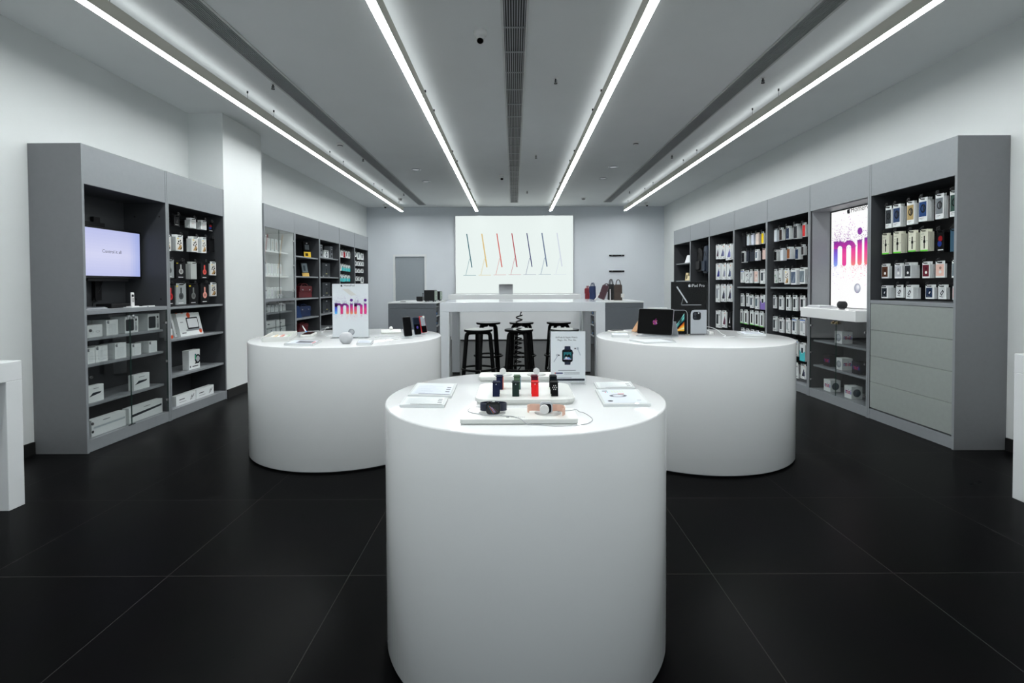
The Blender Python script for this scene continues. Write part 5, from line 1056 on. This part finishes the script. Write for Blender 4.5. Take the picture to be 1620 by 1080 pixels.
# ---- left plinth
pod('smart_speaker', 'white fabric ball speaker in front of the purple-lettered sign', (-1.252, 3.76, HP+.0005), GRYP)
t = thing('product_tray', 'white open tray with raised rim at left of left plinth', 'tray', (-1.93, 4.17, HP), .30)
m_ = MB(); m_.box(-.10, .10, -.26, .26, .0005, .006)
for a in ((-.10, -.094, -.26, .26), (.094, .10, -.26, .26), (-.094, .094, -.26, -.254), (-.094, .094, .254, .26)): m_.box(*a, .006, .036)
obj('tray_body', m_, OFFW, t, local=True, bevel=.001)
for i, (c, x) in enumerate((((222, 206, 180), -.05), ((206, 150, 140), 0), ((190, 206, 190), .05))): obj('strap_sample', MB().box(x-.008, x+.008, -.2, .2, .0065, .014, lin(c)), PRINT, t, local=True)
t = thing('phone_tray', 'slim white tray with dark top behind the white open tray', 'tray', (-1.79, 4.40, HP), .2)
obj('tray_body', MB().box(-.045, .045, -.13, .13, .0005, .018), OFFW, t, local=True, bevel=.002); obj('dark_top', MB().box(-.036, .036, -.11, .11, .0182, .022), GLOSSB, t, local=True)
board('clear information board at left front of left plinth', ((-1.671, 3.663), (-1.440, 3.61), (-1.48, 3.877), (-1.705, 3.90)), HP, .014, lambda p, w, h: (p.rect(.3*w, .9*w, .2*h, .8*h, (110, 112, 118), 2), p.rect(.92*w, .98*w, .2*h, .7*h, (220, 120, 120), 2)))
board('small clear block right of the white ball speaker', ((-1.139, 3.64), (-1.03, 3.636), (-1.07, 3.85), (-1.19, 3.855)), HP, .016, lambda p, w, h: [p.rect(.1*w, .9*w, (.15+.2*i)*h, (.2+.2*i)*h, (186, 192, 200), 2) for i in range(4)])
t = thing('charging_cable', 'white cable with upright glowing end at back of left plinth', 'cable', (-1.76, 4.69, HP))
obj('cord', MB().tube(smooth([(-1.55, 4.5, .8925), (-1.60, 4.62, .8925), (-1.70, 4.60, .8925), (-1.78, 4.66, .8925), (-1.765, 4.70, .905), (-1.757, 4.70, .922), (-1.745, 4.70, .932)], 5, False), .0022, 6), CABLE, t)
obj('connector', MB().cyl((-1.745, 4.70, .932), (-1.728, 4.70, .937), .006, n=12), WPLA, t)
t = thing('stylus', 'white stylus leaning up at the back of left plinth', 'stylus', (-1.945, 4.72, HP))
obj('barrel', MB().cyl((-1.945, 4.72, .8915), (-1.978, 4.73, .942), .007, .0045, 12), WPLA, t); obj('tip', MB().cyl((-1.978, 4.73, .942), (-1.986, 4.733, .954), .0045, .001, 12), GRYP, t)
lb = MB().cyl((-1.9445, 4.7195, .8912), (-1.9455, 4.7205, .9), .0078, n=12, col=lin((90, 170, 226))); obj('band', lb, PRINT, t, label='blue collar')
def phone(label, x, y, yaw, lean, w, h, edge, scr, extra=None):
    t = thing('smart_phone', label, 'phone', (x, y, HP), yaw, 'phones on stands')
    u, v = (1, 0, 0), Vector((0, math.sin(lean), math.cos(lean))); o = Vector((0, -.005, .016))
    b = MB(); b.prism(rr(-w/2, w/2, 0, h, .011, 6), .008, o-Vector((0, -.004, 0)), u, tuple(v)); obj('body', b, edge, t, local=True, bevel=.002)
    s_ = MB(); p = Plane(s_, o-Vector((0, .0042, 0)), u, tuple(v), e=.0002); p.rrect(-w/2+.003, w/2-.003, .003, h-.003, .009, (7, 7, 9)); scr(p, w, h); obj('screen', s_, mat('phone_screen', None, .08, attr=True, spec=.08), t, local=True)
    st = MB(); st.box(-w*.5, w*.5, -.03, .06, .0006, .012); st.box(-w*.5, w*.5, -.03, -.024, .012, .022); st.prism([(-w*.2, 0), (w*.2, 0), (w*.2, h*.6), (-w*.2, h*.6)], -.006, o+Vector((0, .017, -.006)), u, tuple(v)); obj('stand', st, ACRY, t, local=True)
    c = MB(); c.box(w*.2, w*.42, .0, .002, 0, .001); 
    cm = MB(); cm.prism(rr(w*.08, w*.42, h-.05, h-.012, .006), -.002, o+Vector((0, .0085, 0)), u, tuple(v)); obj('camera_bump', cm, GLOSSB, t, local=True)
    if extra: extra(t, o, v, w, h)
    return t
EDK = mat('graphite_edge', (.10, .10, .105), .25, metal=.8); ENV = mat('navy_edge', (.03, .045, .08), .25, metal=.6); ERD = mat('red_edge', lin((190, 24, 30)), .3, metal=.3)
phone('nearest black phone on a clear stand at right of left plinth', -.868, 4.13, .75, .22, .078, .162, EDK, lambda p, w, h: None)
phone('middle navy phone with dim round picture on a clear stand', -.815, 4.27, .9, .22, .072, .148, ENV, lambda p, w, h: (p.disc(0, .42*h, .012, (70, 60, 130), 2, 14), p.rect(-.42*w, .42*w, .6*h, .96*h, (26, 32, 44), 2)))
def puck(t, o, v, w, h):
    q = o+v*(h-.012)+Vector((.004, .012, 0)); obj('charging_puck', MB().cyl(q-Vector((0, .030, -.004)), q-Vector((0, .022, -.004)), .011, n=20), WPLA, t, local=True)
phone('red-edged phone with a grey picture, farthest of the three', -.792, 4.44, 1.05, .22, .072, .148, ERD, lambda p, w, h: p.rect(-.40*w, .40*w, .42*h, .96*h, (150, 156, 164), 2), puck)
t = thing('charging_tray', 'long thin white tray with round charger at back of left plinth', 'tray', (-1.15, 4.72, HP), .25)
obj('tray_body', MB().box(-.09, .09, -.17, .15, .0005, .012), OFFW, t, local=True, bevel=.002)
obj('charger_dome', MB().lathe([(.001, 0), (.016, 0), (.018, .012), (.014, .026), (.001, .031)], (.0, .08, .0125), 24), WPLA, t, local=True)
for pts, lab in (([(-1.155, 4.04, .8925), (-1.10, 4.14, .8925), (-1.17, 4.26, .8925), (-1.05, 4.30, .8925), (-.96, 4.20, .8925), (-.93, 4.10, .8925)], 'white cable wandering left of the nearest black phone'), ([(-1.02, 4.0, .8925), (-1.0, 4.10, .8925), (-.94, 4.02, .8925), (-.91, 4.06, .8925)], 'short white cable before the nearest black phone'), ([(-1.64, 4.38, .8925), (-1.52, 4.47, .8925), (-1.60, 4.30, .8925), (-1.44, 4.28, .8925), (-1.36, 4.24, .8925)], 'white cable looping left of the purple-lettered sign')):
    obj('charging_cable', MB().tube(smooth(pts, 6, False), .0018, 6), CABLE, None, lab, 'cable')

# ---- right plinth
t = thing('tablet', 'dark tablet leaning on its folio stand, coloured fruit emblem on screen', 'tablet', (1.157, 4.145, HP), -.66)
w, h, ln = .300, .212, .20; v = Vector((0, math.sin(ln), math.cos(ln))); o = Vector((0, -.02, .022))
b = MB(); b.prism(rr(-w/2, w/2, 0, h, .013, 6), .006, o+Vector((0, .006, 0)), (1, 0, 0), tuple(v)); obj('body', b, ALU, t, local=True, bevel=.0015)
s_ = MB(); p = Plane(s_, o-Vector((0, .0002, 0)), (1, 0, 0), tuple(v), e=.0002); p.rrect(-w/2+.0015, w/2-.0015, .0015, h-.0015, .012, (6, 6, 7))
random.seed(3); sw_ = ((214, 60, 90), (60, 90, 200), (230, 190, 70), (240, 240, 240), (150, 60, 160), (80, 170, 150), (230, 120, 60))
p.logo(0, h*.5, .046, (150, 50, 130), 2)
for i in range(26): a = random.uniform(-.017, .017); b_ = random.uniform(-.02, .008); p.disc(a, h*.5+b_, random.uniform(.0015, .004), random.choice(sw_), 3, 7)
obj('screen', s_, mat('tablet_screen', None, .06, attr=True, emit=.7, spec=.06), t, local=True)
fo = MB(); fo.box(-w/2, w/2, -.03, .13, .0006, .010); fo.prism([(-w/2, 0), (w/2, 0), (w/2, .135), (-w/2, .135)], .004, (0, .13, .008), (1, 0, 0), (0, -.46, .90)); obj('folio_stand', fo, mat('silver_folio', (.42, .44, .46), .5, noise=.03), t, local=True, bevel=.001)
q = o+v*(h+.004); st = MB(); st.tube([q+Vector((-.075, .006, .003)), q+Vector((.09, .006, .003))], .0042, 10); obj('stylus', st, WPLA, t, local=True)
board('clear information board in front of the leaning tablet', ((.945, 3.67), (1.19, 3.70), (1.22, 3.875), (.88, 3.86)), HP, .01, lambda p, w, h: p.rect(.1*w, .7*w, .5*h, .55*h, (180, 186, 194), 2), paper=(214, 219, 224))
board('small clear block left of the leaning tablet', ((.795, 4.12), (.935, 4.10), (.96, 4.29), (.83, 4.32)), HP, .018, lambda p, w, h: p.rect(.1*w, .9*w, .6*h, .7*h, (150, 154, 160), 2))
board('flat clear information board at right of right plinth', ((1.915, 4.215), (2.09, 4.185), (2.125, 4.40), (1.965, 4.45)), HP, .014, lambda p, w, h: p.rect(.2*w, .9*w, .2*h, .8*h, (170, 174, 182), 2))
t = thing('tablet_case', 'tan folio case propped up behind the leaning tablet', 'case', (1.10, 4.60, HP), .2)
c_ = MB(); c_.prism([(-.012, 0), (.012, 0), (.1, .145), (.088, .15)], .09, (0, .05, .0015), (1, 0, 0), (0, 0, 1)); obj('cover', c_, TAN, t, local=True, bevel=.002)
c_ = MB(); c_.prism([(.03, 0), (.10, 0), (.085, .07), (.05, .055)], .14, (0, .07, .0015), (1, 0, 0), (0, 0, 1)); obj('inner_stand', c_, BLEA, t, local=True, bevel=.002)
obj('cable_clip', MB().tube([(.0, -.06, .05), (.04, -.08, .035), (.07, -.075, .05), (.05, -.08, .012), (.0, -.09, .004)], .004, 8), WPLA, t, local=True)
t = thing('product_tray', 'flat white tray with dark inlay behind the leaning tablet', 'tray', (.95, 4.56, HP), .3)
obj('tray_body', MB().box(-.07, .07, -.09, .09, .0005, .014), OFFW, t, local=True, bevel=.002); obj('dark_inlay', MB().box(-.055, .055, .02, .08, .0142, .018), BLK, t, local=True)
t = thing('charging_cable', 'white cable with plug at right of the black tablet sign', 'cable', (1.75, 4.3, HP))
obj('cord', MB().tube(smooth([(1.69, 4.36, .893), (1.74, 4.42, .893), (1.72, 4.55, .92), (1.76, 4.60, .935), (1.80, 4.50, .92), (1.80, 4.38, .893), (1.76, 4.20, .893), (1.70, 4.10, .893), (1.80, 4.12, .893)], 6, False), .002, 6), CABLE, t)
obj('plug', B(1.675, 1.70, 4.30, 4.33, .8905, .915), WPLA, t, bevel=.003)
